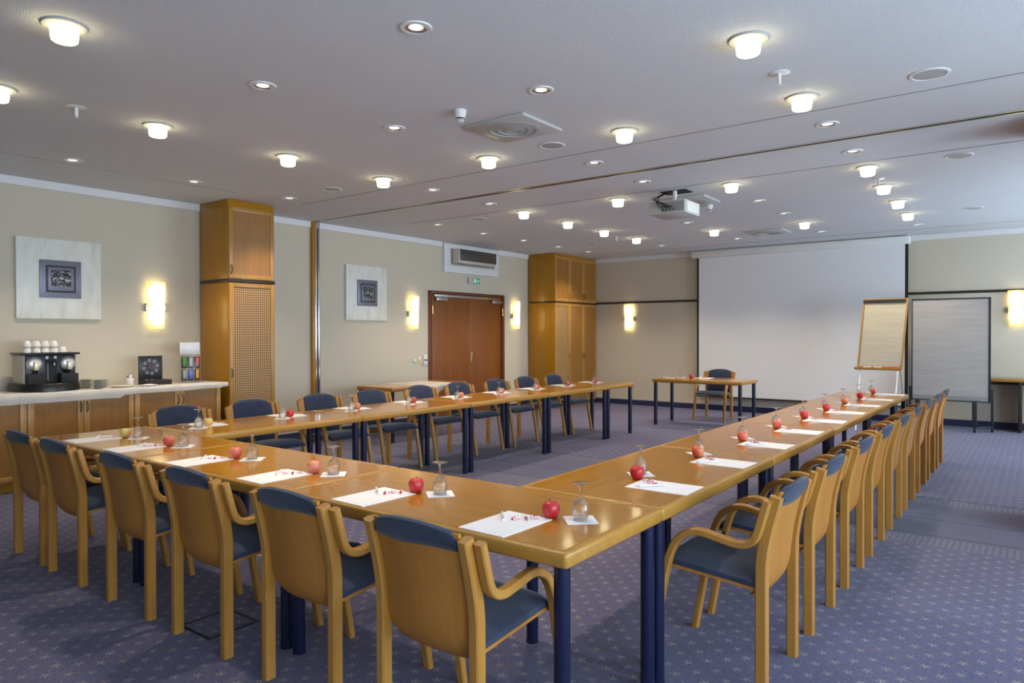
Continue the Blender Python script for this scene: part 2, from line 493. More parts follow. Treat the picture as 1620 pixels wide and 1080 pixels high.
# ------------------------------------------------------------------ room shell
bm = bmesh.new(); box(bm, XL - .2, XR + .2, YF - .2, YB + .2, -.12, 0); struct('floor', bm, 'carpet')
bm = bmesh.new(); box(bm, XL - .2, XR + .2, YF - .2, YB + .2, ZC, ZC + .12); struct('ceiling', bm, 'ceiling')
bm = bmesh.new()
box(bm, XL - .2, XL, YF - .2, 8.29, 0, ZC); box(bm, XL - .2, XL, 10.32, YB + .2, 0, ZC); box(bm, XL - .2, XL, 8.29, 10.32, 2.14, ZC)
box(bm, XL - .2, XL - .16, 8.29, 10.32, 0, 2.14)
struct('wall_left', bm, 'wall')
bm = bmesh.new(); box(bm, XL, XR, YB, YB + .2, 0, ZC); struct('wall_back', bm, 'wall')
bm = bmesh.new(); box(bm, XL, XR, YF - .2, YF, 0, ZC); struct('wall_front', bm, 'wall')
# window wall: parapet, header and piers around four tall windows
WIN = [(-1.7, 0.6), (0.9, 3.1), (3.4, 5.5), (7.3, 9.5), (9.7, 12.5)]
bm = bmesh.new()
box(bm, XR, XR + .2, YF, YB, 0, .35); box(bm, XR, XR + .2, YF, YB, 2.62, ZC)
edges = [YF] + [e for w in WIN for e in w] + [YB]
for a, b in zip(edges[0::2], edges[1::2]): box(bm, XR, XR + .2, a, b, .35, 2.62)
struct('wall_right', bm, 'wall')
bm = bmesh.new(); box(bm, .03, XR, 6.10, 6.90, 0, ZC - .007); struct('unseen_shade_pier', bm, 'cab')  # invented out-of-view pier, added to shade the ceiling and carpet beside it
for k, (a, b) in enumerate(WIN):
    w = bpy.data.objects.new('window_%d' % (k + 1), None); COL.objects.link(w); w.location = (XR + .1, (a + b) / 2, .35); w['kind'] = 'structure'
    bm = bmesh.new()
    for y0, y1, z0, z1 in ((a, b, .35, .42), (a, b, 2.55, 2.62), (a, a + .06, .42, 2.55), (b - .06, b, .42, 2.55), ((a + b) / 2 - .03, (a + b) / 2 + .03, .42, 2.55)):
        box(bm, XR + .06, XR + .12, y0, y1, z0, z1)
    part('window_frame', bm, 'white', w, 0)['kind'] = 'structure'
    bm = bmesh.new(); box(bm, XR + .085, XR + .091, a + .06, b - .06, .42, 2.55); part('window_pane', bm, 'pane', w, 0)['kind'] = 'structure'
# cornices, skirtings, dado rails
bm = bmesh.new(); box(bm, XL, XL + .022, YF, 8.62, 2.878, ZC, .004); box(bm, XL, XL + .022, 10.12, YB, 2.878, ZC, .004); struct('trim_1', bm, 'white')
bm = bmesh.new(); box(bm, XL + .022, XR, YB - .022, YB, 2.878, ZC, .004); struct('trim_2', bm, 'white')
bm = bmesh.new(); box(bm, XL, XL + .014, YF, 8.25, 0, .10, .003); box(bm, XL, XL + .014, 10.35, YB, 0, .10, .003); struct('baseboard_left', bm, 'navy_base')
bm = bmesh.new(); box(bm, XL + .014, XR, YB - .014, YB, 0, .10, .003); struct('baseboard_back', bm, 'navy_base')
bm = bmesh.new(); box(bm, -7.35, -5.07, YB - .025, YB, 2.028, 2.066, .004); box(bm, -1.66, XR, YB - .025, YB, 2.028, 2.066, .004); struct('trim_3', bm, 'brown_trim')
# ceiling joints and the sliding wall track
bm = bmesh.new(); box(bm, -7.0, XR, 5.135, 5.147, ZC - .0025, ZC); struct('trim_4', bm, 'mid_grey')
bm = bmesh.new(); box(bm, -7.0, XR, 6.935, 6.947, ZC - .0025, ZC); struct('trim_5', bm, 'mid_grey')
bm = bmesh.new(); box(bm, -7.9, XR, 5.975, 6.065, ZC - .004, ZC, mi=0); box(bm, -7.9, XR, 6.008, 6.032, ZC - .006, ZC - .003, mi=1)
struct('trim_6', bm, ['track_metal', 'black_matte'])
bm = bmesh.new(); box(bm, -6.99, -6.98, YF, 4.3, ZC - .0025, ZC); struct('trim_7', bm, 'mid_grey')
bm = bmesh.new(); box(bm, -7.2, XR, 11.86, 11.872, ZC - .0025, ZC); struct('trim_8', bm, 'mid_grey')
# post of the sliding wall on the counter side
bm = bmesh.new()
box(bm, XL, XL + .05, 5.985, 6.035, 0, ZC, .003, 0); box(bm, XL, XL + .035, 6.035, 6.075, 0, ZC, .003, 1)
box(bm, XL, XL + .02, 6.075, 6.092, 0, ZC, 0, 2); box(bm, XL, XL + .035, 6.092, 6.118, 0, ZC, .003, 1)
struct('trim_9', bm, ['cab', 'chrome', 'navy_base'], smooth=30)

# ------------------------------------------------------------------ double door
d = bpy.data.objects.new('door_1', None); COL.objects.link(d); d.location = (XL, 9.3, 0); d['kind'] = 'structure'
bm = bmesh.new()
box(bm, XL - .155, XL + .02, 8.292, 8.375, 0, 2.137, .004); box(bm, XL - .155, XL + .02, 10.25, 10.318, 0, 2.137, .004); box(bm, XL - .155, XL + .02, 8.375, 10.25, 2.095, 2.137, .004)
part('door_frame', bm, 'door_frame', d)
for a, b in ((8.378, 9.338), (9.342, 10.247)):
    bm = bmesh.new(); box(bm, XL - .06, XL - .015, a, b, .008, 2.093, .003); part('door_leaf', bm, 'door', d)
bm = bmesh.new()
box(bm, XL - .015, XL - .007, 9.385, 9.425, .86, 1.10, .003); cyl(bm, (XL - .01, 9.405, 1.03), (XL + .045, 9.405, 1.03), .010)
cyl(bm, (XL + .04, 9.40, 1.03), (XL + .04, 9.53, 1.035), .009, .007)
part('handle', bm, 'brass', d)
bm = bmesh.new(); box(bm, XL - .014, XL + .02, 8.43, 10.2, 2.042, 2.082, .004); part('closer_rail', bm, 'steel', d)
for a in (8.45, 9.93):
    bm = bmesh.new(); box(bm, XL - .014, XL + .05, a, a + .27, 1.975, 2.035, .006); part('door_closer', bm, 'steel', d)
for y, z in ((8.376, 1.82), (10.25, 1.82)):
    bm = bmesh.new(); cyl(bm, (XL + .026, y, z - .07), (XL + .026, y, z + .07), .0095); part('hinge', bm, 'brass', d)

# ------------------------------------------------------------------ ceiling fittings
def drum_light():
    t = thing('drum_ceiling_light', '', 'ceiling light', (0, 0, ZC))
    bm = bmesh.new(); lathe(bm, [(.066, -.004), (.070, -.010), (.098, -.010), (.103, -.004), (.103, -.001), (.066, -.001), (.066, -.004)], 32); part('trim_ring', bm, 'grille', t, world=False)
    bm = bmesh.new(); lathe(bm, [(0, -.082), (.052, -.082), (.058, -.077), (.060, -.068), (.0645, -.012), (.0645, -.001)], 32); part('glass_drum', bm, 'drum', t, world=False)
    return t
P_, U_ = drum_light(), []
drums = []
ys = [1.565, 2.56, 3.68, 4.78, 7.15, 8.18, 9.19, 10.24]
for i, y in enumerate(reversed(ys)):
    x = -5.2
    drums.append((x, y, 'glowing drum ceiling light over the door side tables, %s from the screen wall' % ORD[i]))
for i, (x, y) in enumerate([(-1.355, 10.27), (-1.32, 9.22), (-1.305, 8.19), (-1.275, 7.17), (-1.245, 4.80), (-1.225, 3.686)]):
    drums.append((x, y, 'glowing drum ceiling light over the flip chart side tables, %s from the screen wall' % ORD[i]))
for i, (x, y) in enumerate([(-3.873, 10.145), (-3.86, 7.14), (-3.86, 4.785), (-3.888, 1.454)]):
    drums.append((x, y, 'glowing drum ceiling light in the inner line nearer the doors, %s from screen wall' % ORD[i]))
for i, (x, y) in enumerate([(-2.61, 10.22), (-2.54, 7.13), (-2.525, 4.773)]):
    drums.append((x, y, 'glowing drum ceiling light in the inner line nearer the flip chart, %s from screen wall' % ORD[i]))
for x, y, l in drums: place(P_, U_, (x, y, ZC), 0, l, 'glowing drum ceiling lights')

def downlight():
    t = thing('recessed_downlight', '', 'ceiling light', (0, 0, ZC))
    bm = bmesh.new(); lathe(bm, [(.058, -.001), (.058, -.008), (.078, -.008), (.082, -.003), (.082, -.001)], 28); part('trim_ring', bm, 'white_plastic', t, world=False)
    bm = bmesh.new(); lathe(bm, [(.058, -.006), (.050, -.003), (.040, -.0015), (.030, -.0012)], 28); part('reflector', bm, 'chrome', t, world=False)
    bm = bmesh.new(); lathe(bm, [(0, -.0025), (.036, -.0025), (.038, -.001)], 20); part('lamp', bm, 'bulb', t, world=False)
    return t
P_, U_ = downlight(), []
dl = []
for i, (x, y) in enumerate([(-6.764, 11.337), (-6.788, 10.359), (-6.783, 9.311), (-6.798, 8.296), (-6.763, 7.232), (-6.772, 4.809), (-6.806, 3.71), (-6.818, 2.606)]):
    dl.append((x, y, 'small recessed downlight in the line along the door wall, %s from screen wall' % ORD[i]))
dl += [(-5.181, 5.463, 'small recessed downlight on the camera side of the ceiling track, near the door side tables'),
       (-5.193, 6.457, 'small recessed downlight on the screen side of the ceiling track, near the door side tables'),
       (-3.206, 5.485, 'small recessed downlight on the camera side of the ceiling track, before the projector'),
       (-3.212, 6.466, 'small recessed downlight between the ceiling track and the projector'),
       (-1.253, 5.523, 'small recessed downlight on the camera side of the track, over the flip chart row'),
       (-1.268, 6.474, 'small recessed downlight on the screen side of the track, over the flip chart row'),
       (-2.509, 2.53, 'big looking recessed downlight at the top edge above the camera end'),
       (-3.847, 2.543, 'recessed downlight above the cross tables, on the counter side of the inner pair'),
       (-2.521, 3.652, 'recessed downlight on the camera side of the square air vent'),
       (-3.854, 3.656, 'recessed downlight on the counter side of the smoke detector'),
       (-2.604, 8.2, 'recessed downlight behind the projector on its window side, third from screen'),
       (-2.619, 9.257, 'recessed downlight beyond the projector on its window side, second from screen'),
       (-3.902, 9.228, 'recessed downlight seen just below the projector body'),
       (-3.913, 11.245, 'recessed downlight just before the screen housing, on the door side of the pair'),
       (-2.639, 11.261, 'recessed downlight just before the screen housing, on the flip chart side of the pair'),
       (-5.262, 11.321, 'recessed downlight before the door side end of the screen housing'),
       (-1.388, 11.38, 'recessed downlight above the pinboard, beyond the last drum light')]
for x, y, l in dl: place(P_, U_, (x, y, ZC), 0, l, 'recessed downlights')

def speaker():
    t = thing('ceiling_speaker', '', 'speaker', (0, 0, ZC))
    bm = bmesh.new(); lathe(bm, [(.088, -.003), (.092, -.007), (.106, -.006), (.11, -.001)], 32); part('trim_ring', bm, 'white_plastic', t, world=False)
    bm = bmesh.new(); lathe(bm, [(0, -.005), (.06, -.0055), (.088, -.004), (.09, -.001)], 32); part('grille', bm, 'grille', t, world=False)
    return t
P_, U_ = speaker(), []
for x, y, l in [(-3.192, 4.779, 'round grey ceiling speaker beside the square air vent near the joint'),
                (-.53, 4.831, 'large looking round ceiling speaker beyond the two drum lights, camera side'),
                (-.564, 7.197, 'round ceiling speaker beside the drum light just past the track, window side'),
                (-6.004, 4.79, 'round ceiling speaker near the tall cane cupboard'),
                (-5.996, 7.211, 'round ceiling speaker above the side table by the doors'),
                (-.655, 10.315, 'round ceiling speaker above the wall end past the pinboard'),
                (-6.066, 10.27, 'small dark round ceiling speaker near the three door cupboard')]:
    place(P_, U_, (x, y, ZC), 0, l, 'round ceiling speakers')

def sprinkler():
    t = thing('fire_sprinkler', '', 'sprinkler', (0, 0, ZC))
    bm = bmesh.new(); lathe(bm, [(0, -.006), (.052, -.006), (.06, -.001)], 24); part('ceiling_plate', bm, 'white_plastic', t, world=False)
    bm = bmesh.new(); cyl(bm, (0, 0, -.006), (0, 0, -.062), .0105); cyl(bm, (0, 0, -.062), (0, 0, -.072), .005); lathe(bm, [(0, -.075), (.016, -.075), (.016, -.072), (0, -.072)], 12); part('sprinkler_head', bm, 'white_plastic', t, world=False)
    return t
P_, U_ = sprinkler(), []
for x, y, l in [(-5.211, 2.018, 'white sprinkler head between two drum lights near the counter'),
                (-1.235, 4.269, 'white sprinkler head between two drum lights over the flip chart row'),
                (-5.356, 9.851, 'white sprinkler head between far drum lights over the door side tables'),
                (-1.283, 7.763, 'white sprinkler head between far drum lights over the flip chart row')]:
    place(P_, U_, (x, y, ZC), 0, l, 'sprinkler heads')

def detector():
    t = thing('smoke_detector', '', 'smoke detector', (0, 0, ZC))
    bm = bmesh.new(); lathe(bm, [(.043, -.001), (.043, -.012), (.039, -.040), (.030, -.056), (0, -.056)], 28); part('housing', bm, 'white_plastic', t, world=False)
    bm = bmesh.new(); lathe(bm, [(.027, -.056), (.024, -.062), (.0, -.062)], 24, mi=1)
    for k in range(10):
        a = 2 * PI * k / 10
        box(bm, .020 * math.cos(a) - .003, .020 * math.cos(a) + .003, .020 * math.sin(a) - .003, .020 * math.sin(a) + .003, -.080, -.060)
    lathe(bm, [(0, -.085), (.016, -.085), (.024, -.079), (.0, -.079)], 24)
    part('sensor_cage', bm, ['white_plastic', 'black'], t, world=False)
    return t
P_, U_ = detector(), []
for x, y, l in [(-3.191, 3.643, 'white smoke detector in front of the square air vent'),
                (-3.163, 8.122, 'small white smoke detector beyond the projector on its window side')]:
    place(P_, U_, (x, y, ZC), 0, l, 'smoke detectors')

def vent():
    t = thing('air_vent', '', 'air vent', (0, 0, ZC))
    bm = bmesh.new(); box(bm, -.27, .27, -.25, .25, -.022, -.001, .004); part('vent_plate', bm, 'grey_plastic', t, world=False)
    bm = bmesh.new()
    for r0, r1 in ((.055, .085), (.11, .15), (.17, .20)):
        lathe(bm, [(r0, -.022), (r0, -.029), (r1, -.025), (r1, -.022)], 40)
    lathe(bm, [(0, -.028), (.04, -.028), (.045, -.022)], 32)
    part('swirl_rings', bm, 'grille', t, world=False)
    return t
P_, U_ = vent(), []
for x, y, l in [(-3.135, 4.18, 'square white air vent with round rings, camera side of the track'),
                (-3.23, 7.70, 'square white air vent partly hidden behind the projector'),
                (-3.27, 10.76, 'square white air vent near the screen housing')]:
    place(P_, U_, (x, y, ZC), 0, l, 'square air vents')

# projector
PX, PY = -3.13, 7.06
t = thing('projector', 'white projector hanging from the ceiling with loose black cables', 'projector', (PX, PY, 2.68))
bm = bmesh.new(); box(bm, PX - .2, PX + .2, PY - .2, PY + .2, 2.68, 2.82, .012, 0); part('body', bm, 'grey_plastic', t)
bm = bmesh.new(); box(bm, PX + .199, PX + .204, PY - .15, PY + .16, 2.70, 2.805, .001); part('side_panel', bm, 'white_plastic', t)
bm = bmesh.new(); box(bm, PX - .06, PX + .19, PY - .206, PY - .199, 2.70, 2.80, .001)
part('rear_panel', bm, 'mid_grey', t)
for i in range(7):
    bm = bmesh.new(); box(bm, PX - .05 + .02 * i, PX - .036 + .02 * i, PY - .211, PY - .205, 2.715 + .03 * (i % 2), 2.73 + .03 * (i % 2)); part('socket', bm, 'black', t)
bm = bmesh.new(); cyl(bm, (PX - .06, PY + .2, 2.75), (PX - .06, PY + .235, 2.75), .042, n=24); part('lens', bm, 'black', t)
bm = bmesh.new(); cyl(bm, (PX + .0, PY + .0, 2.82), (PX + .0, PY + .0, 2.95), .022); box(bm, PX - .13, PX + .13, PY - .08, PY + .08, 2.818, 2.834); part('mount', bm, 'white_plastic', t)
bm = bmesh.new(); box(bm, PX - .17, PX + .12, PY - .0, PY + .20, ZC - .008, ZC - .001); part('ceiling_cutout', bm, 'black_matte', t)
rc = random.Random(3)
for i in range(5):
    bm = bmesh.new(); a = rc.uniform(-.16, -.1); b = rc.uniform(-.08, .06)
    tube(bm, smooth_path([(PX + a + .02, PY + .06, ZC - .006), (PX + a - .04, PY - .03, 2.90), (PX + a - .03 + .02 * i, PY - .19, 2.86 - .012 * i), (PX + (a + b) / 2, PY - .26, 2.80), (PX + b, PY - .25, 2.755), (PX + b + .01, PY - .207, 2.74)], 5), .004, 6)
    part('cable', bm, 'black', t)

# screen on the end wall
t = thing('projection_screen', 'large pulled-down white projection screen with black side borders', 'projection screen', (-3.4, 12.5, .22))
bm = bmesh.new(); box(bm, -5.19, -1.62, 12.42, 12.60, 2.822, 2.945, .02); part('screen_housing', bm, 'white_plastic', t)
bm = bmesh.new(); box(bm, -5.07, -1.69, 12.515, 12.521, .33, 2.83); part('screen_cloth', bm, 'screen', t, 0)
for a, b in ((-5.105, -5.07), (-1.69, -1.645)):
    bm = bmesh.new(); box(bm, a, b, 12.514, 12.522, .26, 2.83); part('side_border', bm, 'black_matte', t, 0)
bm = bmesh.new(); box(bm, -5.105, -1.645, 12.505, 12.53, .25, .275, .004); part('bottom_bar', bm, 'black_matte', t)
bm = bmesh.new(); box(bm, -5.07, -1.69, 12.514, 12.522, .275, .33); part('bottom_strip', bm, 'screen', t, 0)
bm = bmesh.new(); box(bm, -5.15, -1.66, 12.44, 12.56, 2.945, ZC - .001); part('wall_bracket', bm, 'mid_grey', t, 0)

# ------------------------------------------------------------------ wall fittings
def sconce():
    """built facing +X, back at x = 0, z = 0 is the shade bottom"""
    t = thing('wall_sconce', '', 'wall lamp', (0, 0, 0))
    bm = bmesh.new(); rows = []
    for k in range(9):
        a = -PI / 2 + PI * k / 8
        rows.append([(.035 + .055 * math.cos(a) * (1.0), (.098) * math.sin(a) * .9, 0), (.035 + .062 * math.cos(a), .110 * math.sin(a), .52)])
    loft(bm, rows, closed=False, capends=False)
    bmesh.ops.solidify(bm, geom=bm.faces[:], thickness=.004)
    part('glass_shade', bm, 'sconce', t, world=False)
    bm = bmesh.new(); box(bm, .002, .022, -.06, .06, .16, .36, .004); part('back_plate', bm, 'white_plastic', t, world=False)
    for s in (-1, 1):
        bm = bmesh.new(); box(bm, .005, .045, s * .106 - .008, s * .106 + .008, .19, .28, .003); part('clip', bm, 'steel', t, world=False)
    return t
P_, U_ = sconce(), []
for x, y, z, rz, l in [(XL, 3.87, 1.487, 0, 'glowing glass wall lamp above the coffee counter by the cane cupboard'),
                       (XL, 7.93, 1.505, 0, 'glowing glass wall lamp between the silver picture and the double door'),
                       (XL, 10.65, 1.52, 0, 'glowing glass wall lamp between the double door and the three door cupboard'),
                       (-6.57, YB, 1.485, -PI / 2, 'glowing glass wall lamp on the end wall between cupboard and screen'),
                       (-.265, YB, 1.525, -PI / 2, 'glowing glass wall lamp on the end wall past the pinboard')]:
    place(P_, U_, (x, y, z), rz, l, 'glowing glass wall lamps')

def picture(y0, y1, z0, z1, label, rel):
    w, h = y1 - y0, z1 - z0; yc, zc = (y0 + y1) / 2, (z0 + z1) / 2
    t = thing('wall_picture', label, 'picture', (XL, yc, z0))
    bm = bmesh.new(); box(bm, XL + .002, XL + .04, y0, y1, z0, z1, .003); part('silver_panel', bm, 'silver_leaf', t)
    a = w * .245; 
    bm = bmesh.new(); box(bm, XL + .04, XL + .052, yc - a, yc + a, zc - a, zc + a, .002); part('relief_frame', bm, 'pewter', t)
    b = a * .72
    bm = bmesh.new(); box(bm, XL + .052, XL + .056, yc - b, yc + b, zc - b, zc + b, .001); part('relief_border', bm, 'pewter_dark', t)
    b = a * .62
    bm = bmesh.new(); box(bm, XL + .056, XL + .061, yc - b, yc + b, zc - b, zc + b, .001); part('relief_field', bm, 'pewter', t)
    b = a * .48
    bm = bmesh.new(); box(bm, XL + .061, XL + .066, yc - b, yc + b, zc - b * .8, zc + b, .001); part('relief_plate', bm, rel, t)
    # raised scrolls on the plate
    bm = bmesh.new()
    for k in range(3):
        cy, r = yc + (k - 1) * b * .62, b * .27
        pts = [(XL + .068, cy + r * (1 - q / 22) * math.cos(q * .62 + k), zc - b * .15 + (b * .25 if k == 1 else 0) + r * (1 - q / 22) * math.sin(q * .62 + k)) for q in range(18)]
        tube(bm, pts, .0042, 5)
    part('relief_scroll', bm, 'steel', t)
picture(2.525, 3.295, 1.58, 2.382, 'silver square picture with dark metal relief above the coffee machine', 'relief_a')
picture(6.575, 7.355, 1.626, 2.428, 'silver square picture with dark metal relief beside the sliding wall post', 'relief_b')

# air conditioner in its white wall frame above the door
bm = bmesh.new()
box(bm, XL, XL + .05, 8.64, 10.1, 2.86, 2.94, .004); box(bm, XL, XL + .05, 8.64, 10.1, 2.46, 2.585, .004); box(bm, XL, XL + .05, 8.64, 8.80, 2.585, 2.86, .004); box(bm, XL, XL + .05, 9.98, 10.1, 2.585, 2.86, .004)
solo('wall_recess_frame', bm, 'white', 'white boxed frame around the air conditioner over the double door', 'frame', smooth=30)
t = thing('air_conditioner', 'wall air conditioner with dark front above the double door', 'air conditioner', (XL, 9.35, 2.60))
bm = bmesh.new(); box(bm, XL + .002, XL + .20, 8.83, 9.84, 2.612, 2.855, .02); part('casing', bm, 'grey_beige', t)
bm = bmesh.new(); box(bm, XL + .20, XL + .212, 8.86, 9.83, 2.66, 2.85, .004); part('front_panel', bm, plain('dark_front', (.075, .066, .055), .25), t)
bm = bmesh.new(); box(bm, XL + .12, XL + .205, 8.88, 9.80, 2.603, 2.614, .003); part('air_flap', bm, 'mid_grey', t)

t = thing('exit_sign', 'small green and white lit exit sign above the double door', 'exit sign', (XL, 9.42, 2.3))
bm = bmesh.new(); box(bm, XL + .001, XL + .045, 9.27, 9.57, 2.30, 2.405, .004); part('sign_body', bm, 'grey_plastic', t)
bm = bmesh.new(); box(bm, XL + .045, XL + .048, 9.40, 9.562, 2.307, 2.398); part('sign_face', bm, 'exit_lit', t, 0)
bm = bmesh.new(); X_ = XL + .049
def flat(bm, pts, x=X_):
    vs = [bm.verts.new((x, a, b)) for a, b in pts]; bm.faces.new(vs)
flat(bm, [(9.413, 2.318), (9.447, 2.318), (9.447, 2.388), (9.413, 2.388)])
flat(bm, [(9.475, 2.345), (9.488, 2.345), (9.497, 2.372), (9.482, 2.374)]); flat(bm, [(9.484, 2.376), (9.495, 2.376), (9.495, 2.388), (9.484, 2.388)])
flat(bm, [(9.475, 2.345), (9.482, 2.345), (9.472, 2.318), (9.464, 2.318)]); flat(bm, [(9.481, 2.345), (9.489, 2.345), (9.503, 2.322), (9.495, 2.320)])
flat(bm, [(9.515, 2.345), (9.535, 2.345), (9.535, 2.332), (9.552, 2.352), (9.535, 2.374), (9.535, 2.360), (9.515, 2.360)])
part('running_figure', bm, 'exit_white', t, 0)

t = thing('wall_switch', 'pale grey wall switch, furthest from the door frame of the three', 'switch', (XL, 7.97, .96))
bm = bmesh.new(); box(bm, XL + .001, XL + .008, 7.93, 8.01, .96, 1.04, .003); part('cover', bm, 'grey_plastic', t)
bm = bmesh.new(); box(bm, XL + .008, XL + .012, 7.945, 7.995, .975, 1.025, .002); part('rocker', bm, 'white_plastic', t)
t = thing('wall_switch', 'yellowish wall switch in the middle of the three by the door', 'switch', (XL, 8.085, .95))
bm = bmesh.new(); box(bm, XL + .001, XL + .008, 8.05, 8.125, .95, 1.06, .003); part('cover', bm, 'cream_dish', t)
bm = bmesh.new(); box(bm, XL + .008, XL + .014, 8.07, 8.105, .97, 1.01, .002); part('rocker', bm, 'amber', t)
t = thing('control_switch', 'white room controller with black slot beside the door frame', 'controller', (XL, 8.205, .92))
bm = bmesh.new(); box(bm, XL + .001, XL + .03, 8.165, 8.245, .925, 1.085, .005); part('housing', bm, 'white_plastic', t)
bm = bmesh.new(); box(bm, XL + .03, XL + .032, 8.172, 8.238, .99, 1.01); part('slot', bm, 'black', t)

# ------------------------------------------------------------------ cabinets on the counter wall
def front_door(parent, xf, y0, y1, z0, z1, panel, hy=None, hz=None, fr=.05):
    """framed door with inset panel and bow handle, drawn in room coordinates, facing +X"""
    bm = bmesh.new()
    for a, b, c, e in ((y0, y0 + fr, z0, z1), (y1 - fr, y1, z0, z1), (y0 + fr, y1 - fr, z0, z0 + fr), (y0 + fr, y1 - fr, z1 - fr, z1)):
        box(bm, xf, xf + .02, a, b, c, e, .002)
    dr = part('door', bm, 'cab_frame', parent)
    bm = bmesh.new(); box(bm, xf + .002, xf + .011, y0 + fr, y1 - fr, z0 + fr, z1 - fr); part('inset_panel', bm, panel, dr, 0)
    if hy is not None:
        bm = bmesh.new()
        tube(bm, smooth_path([(xf + .018, hy, hz - .05), (xf + .04, hy, hz - .032), (xf + .046, hy, hz), (xf + .04, hy, hz + .032), (xf + .018, hy, hz + .05)], 4), .0055, 8)
        part('handle', bm, 'brown_trim', dr)
    return dr

XF = -7.35
def counter_unit(y0, y1, label):
    t = thing('base_cabinet', label, 'cabinet', ((XL + XF) / 2, (y0 + y1) / 2, 0), 'wooden base cabinets under the coffee counter')
    bm = bmesh.new(); box(bm, XL + .016, XF, y0, y1, .095, .862, .002); part('carcass', bm, 'cab', t)
    bm = bmesh.new(); box(bm, XL + .016, XF - .05, y0 + .002, y1 - .002, 0, .095); part('plinth', bm, 'cab', t, 0)
    ym = (y0 + y1) / 2
    front_door(t, XF, y0 + .004, ym - .002, .10, .858, 'cab_panel', ym - .028, .728)
    front_door(t, XF, ym + .002, y1 - .004, .10, .858, 'cab_panel', ym + .028, .728)
counter_unit(1.47, 2.41, 'wooden base cabinet cut off by the photo edge, beyond the coffee machine')
counter_unit(2.412, 3.352, 'middle wooden base cabinet below the coffee machine and saucers')
counter_unit(3.354, 4.294, 'wooden base cabinet below the tea box, next to the cane cupboard')
bm = bmesh.new(); box(bm, XL + .016, XF + .012, 1.47, 4.33, .863, .876, .003); solo('worktop', bm, 'cab', 'long wooden worktop under the white cloth on the coffee counter', 'worktop')

# white cloth over the counter: top sheet plus a rippled front drop
bm = bmesh.new(); rr = random.Random(5)
n = 60; rows = []
for i in range(n + 1):
    y = 1.45 + (4.375 - 1.45) * i / n
    drop = .052 + .0015 * math.sin(i * .55) + (.028 if y < 3.25 else .0) - (.02 * max(0, (y - 3.9)))
    if i >= n - 1: drop = .035
    w = .004 * math.sin(i * .9) + .003 * math.sin(i * 2.3)
    xo = XF + .030
    rows.append([(XL + .027, y, .880), (XF - .25, y, .8805 + .0008 * math.sin(i)), (xo - .006, y, .881), (xo + .006 + w, y, .872), (xo + .008 + w, y, .872 - drop * .5), (xo + .006 + 1.6 * w, y, .872 - drop)])
loft(bm, rows, closed=False, capends=False)
bmesh.ops.solidify(bm, geom=bm.faces[:], thickness=.0022)
solo('counter_cloth', bm, 'cloth', 'long white cloth covering the coffee counter', 'tablecloth', smooth=60)
ZK = .8835

# tall cane cupboard
t = thing('tall_cupboard', 'tall wooden cupboard with cane panel door beside the coffee counter', 'cupboard', ((XL + XF) / 2, 4.68, 0))
bm = bmesh.new(); box(bm, XL + .024, XF, 4.40, 4.99, .06, 2.015, .002); box(bm, XL + .024, XF, 4.40, 4.99, 2.055, ZC - .003, .002); box(bm, XL + .024, XF - .03, 4.40, 4.99, 0, .06); part('carcass', bm, 'cab', t)
bm = bmesh.new(); box(bm, XL + .024, XF + .028, 4.394, 4.996, 2.018, 2.052, .006); part('dark_band', bm, 'brown_trim', t)
front_door(t, XF, 4.404, 4.986, .08, 2.012, 'cane', 4.425, .98, .05)
front_door(t, XF, 4.404, 4.986, 2.06, 2.88, 'cab_panel', 4.425, 2.16, .05)

# three door cupboard in the corner
t = thing('tall_cupboard', 'tall three door wooden cupboard in the corner past the double door', 'cupboard', ((XL + XF) / 2, 11.83, 0))
bm = bmesh.new(); box(bm, XL + .024, XF, 11.08, 12.62, .06, 2.015, .002); box(bm, XL + .024, XF, 11.08, 12.62, 2.045, ZC - .003, .002); box(bm, XL + .024, XF - .03, 11.08, 12.62, 0, .06); part('carcass', bm, 'cab', t)
bm = bmesh.new(); box(bm, XL + .024, XF + .026, 11.075, 12.622, 2.018, 2.042, .006); part('dark_band', bm, 'brown_trim', t)
for k, (a, b) in enumerate(((11.084, 11.60), (11.604, 12.11), (12.114, 12.616))):
    hy = b - .025 if k < 2 else a + .025
    front_door(t, XF, a, b, .08, 2.012, 'cane' if k == 0 else 'cab_panel', hy, .98, .05)
    front_door(t, XF, a, b, 2.05, 2.90, 'cab_panel', hy, 2.16, .05)

# ------------------------------------------------------------------ things on the coffee counter
t = thing('coffee_machine', 'black double-headed coffee machine with chrome heads on the counter', 'coffee machine', (-7.62, 2.66, ZK))
bx, by = -7.62, 2.66
def L(pts, h): return [(bx + a, by + b, ZK + h) for a, b in pts]
bm = bmesh.new()
outl = [(-.2, -.245)] + [(.03 + .19 * math.sin(PI * k / 14) ** .6, -.245 + .535 * k / 14) for k in range(15)] + [(-.2, .29)]
loft(bm, [L(outl, 0.0), L(outl, .066), L([(a * .97, b * .985) for a, b in outl], .074)])
part('base_tray', bm, 'black', t)
bm = bmesh.new(); box(bm, bx - .2, bx + .095, by - .195, by + .225, ZK + .074, ZK + .345, .008); part('body', bm, 'black', t)
for y0 in (-.208, .226):
    bm = bmesh.new(); box(bm, bx - .2, bx + .085, by + y0, by + y0 + .012, ZK + .074, ZK + .342, .003); part('side_panel', bm, 'grey_beige', t)
bm = bmesh.new(); box(bm, bx - .21, bx + .15, by - .228, by + .25, ZK + .345, ZK + .366, .008); part('cup_tray', bm, plain('dark_brown_tray', (.02, .013, .011), .3), t)
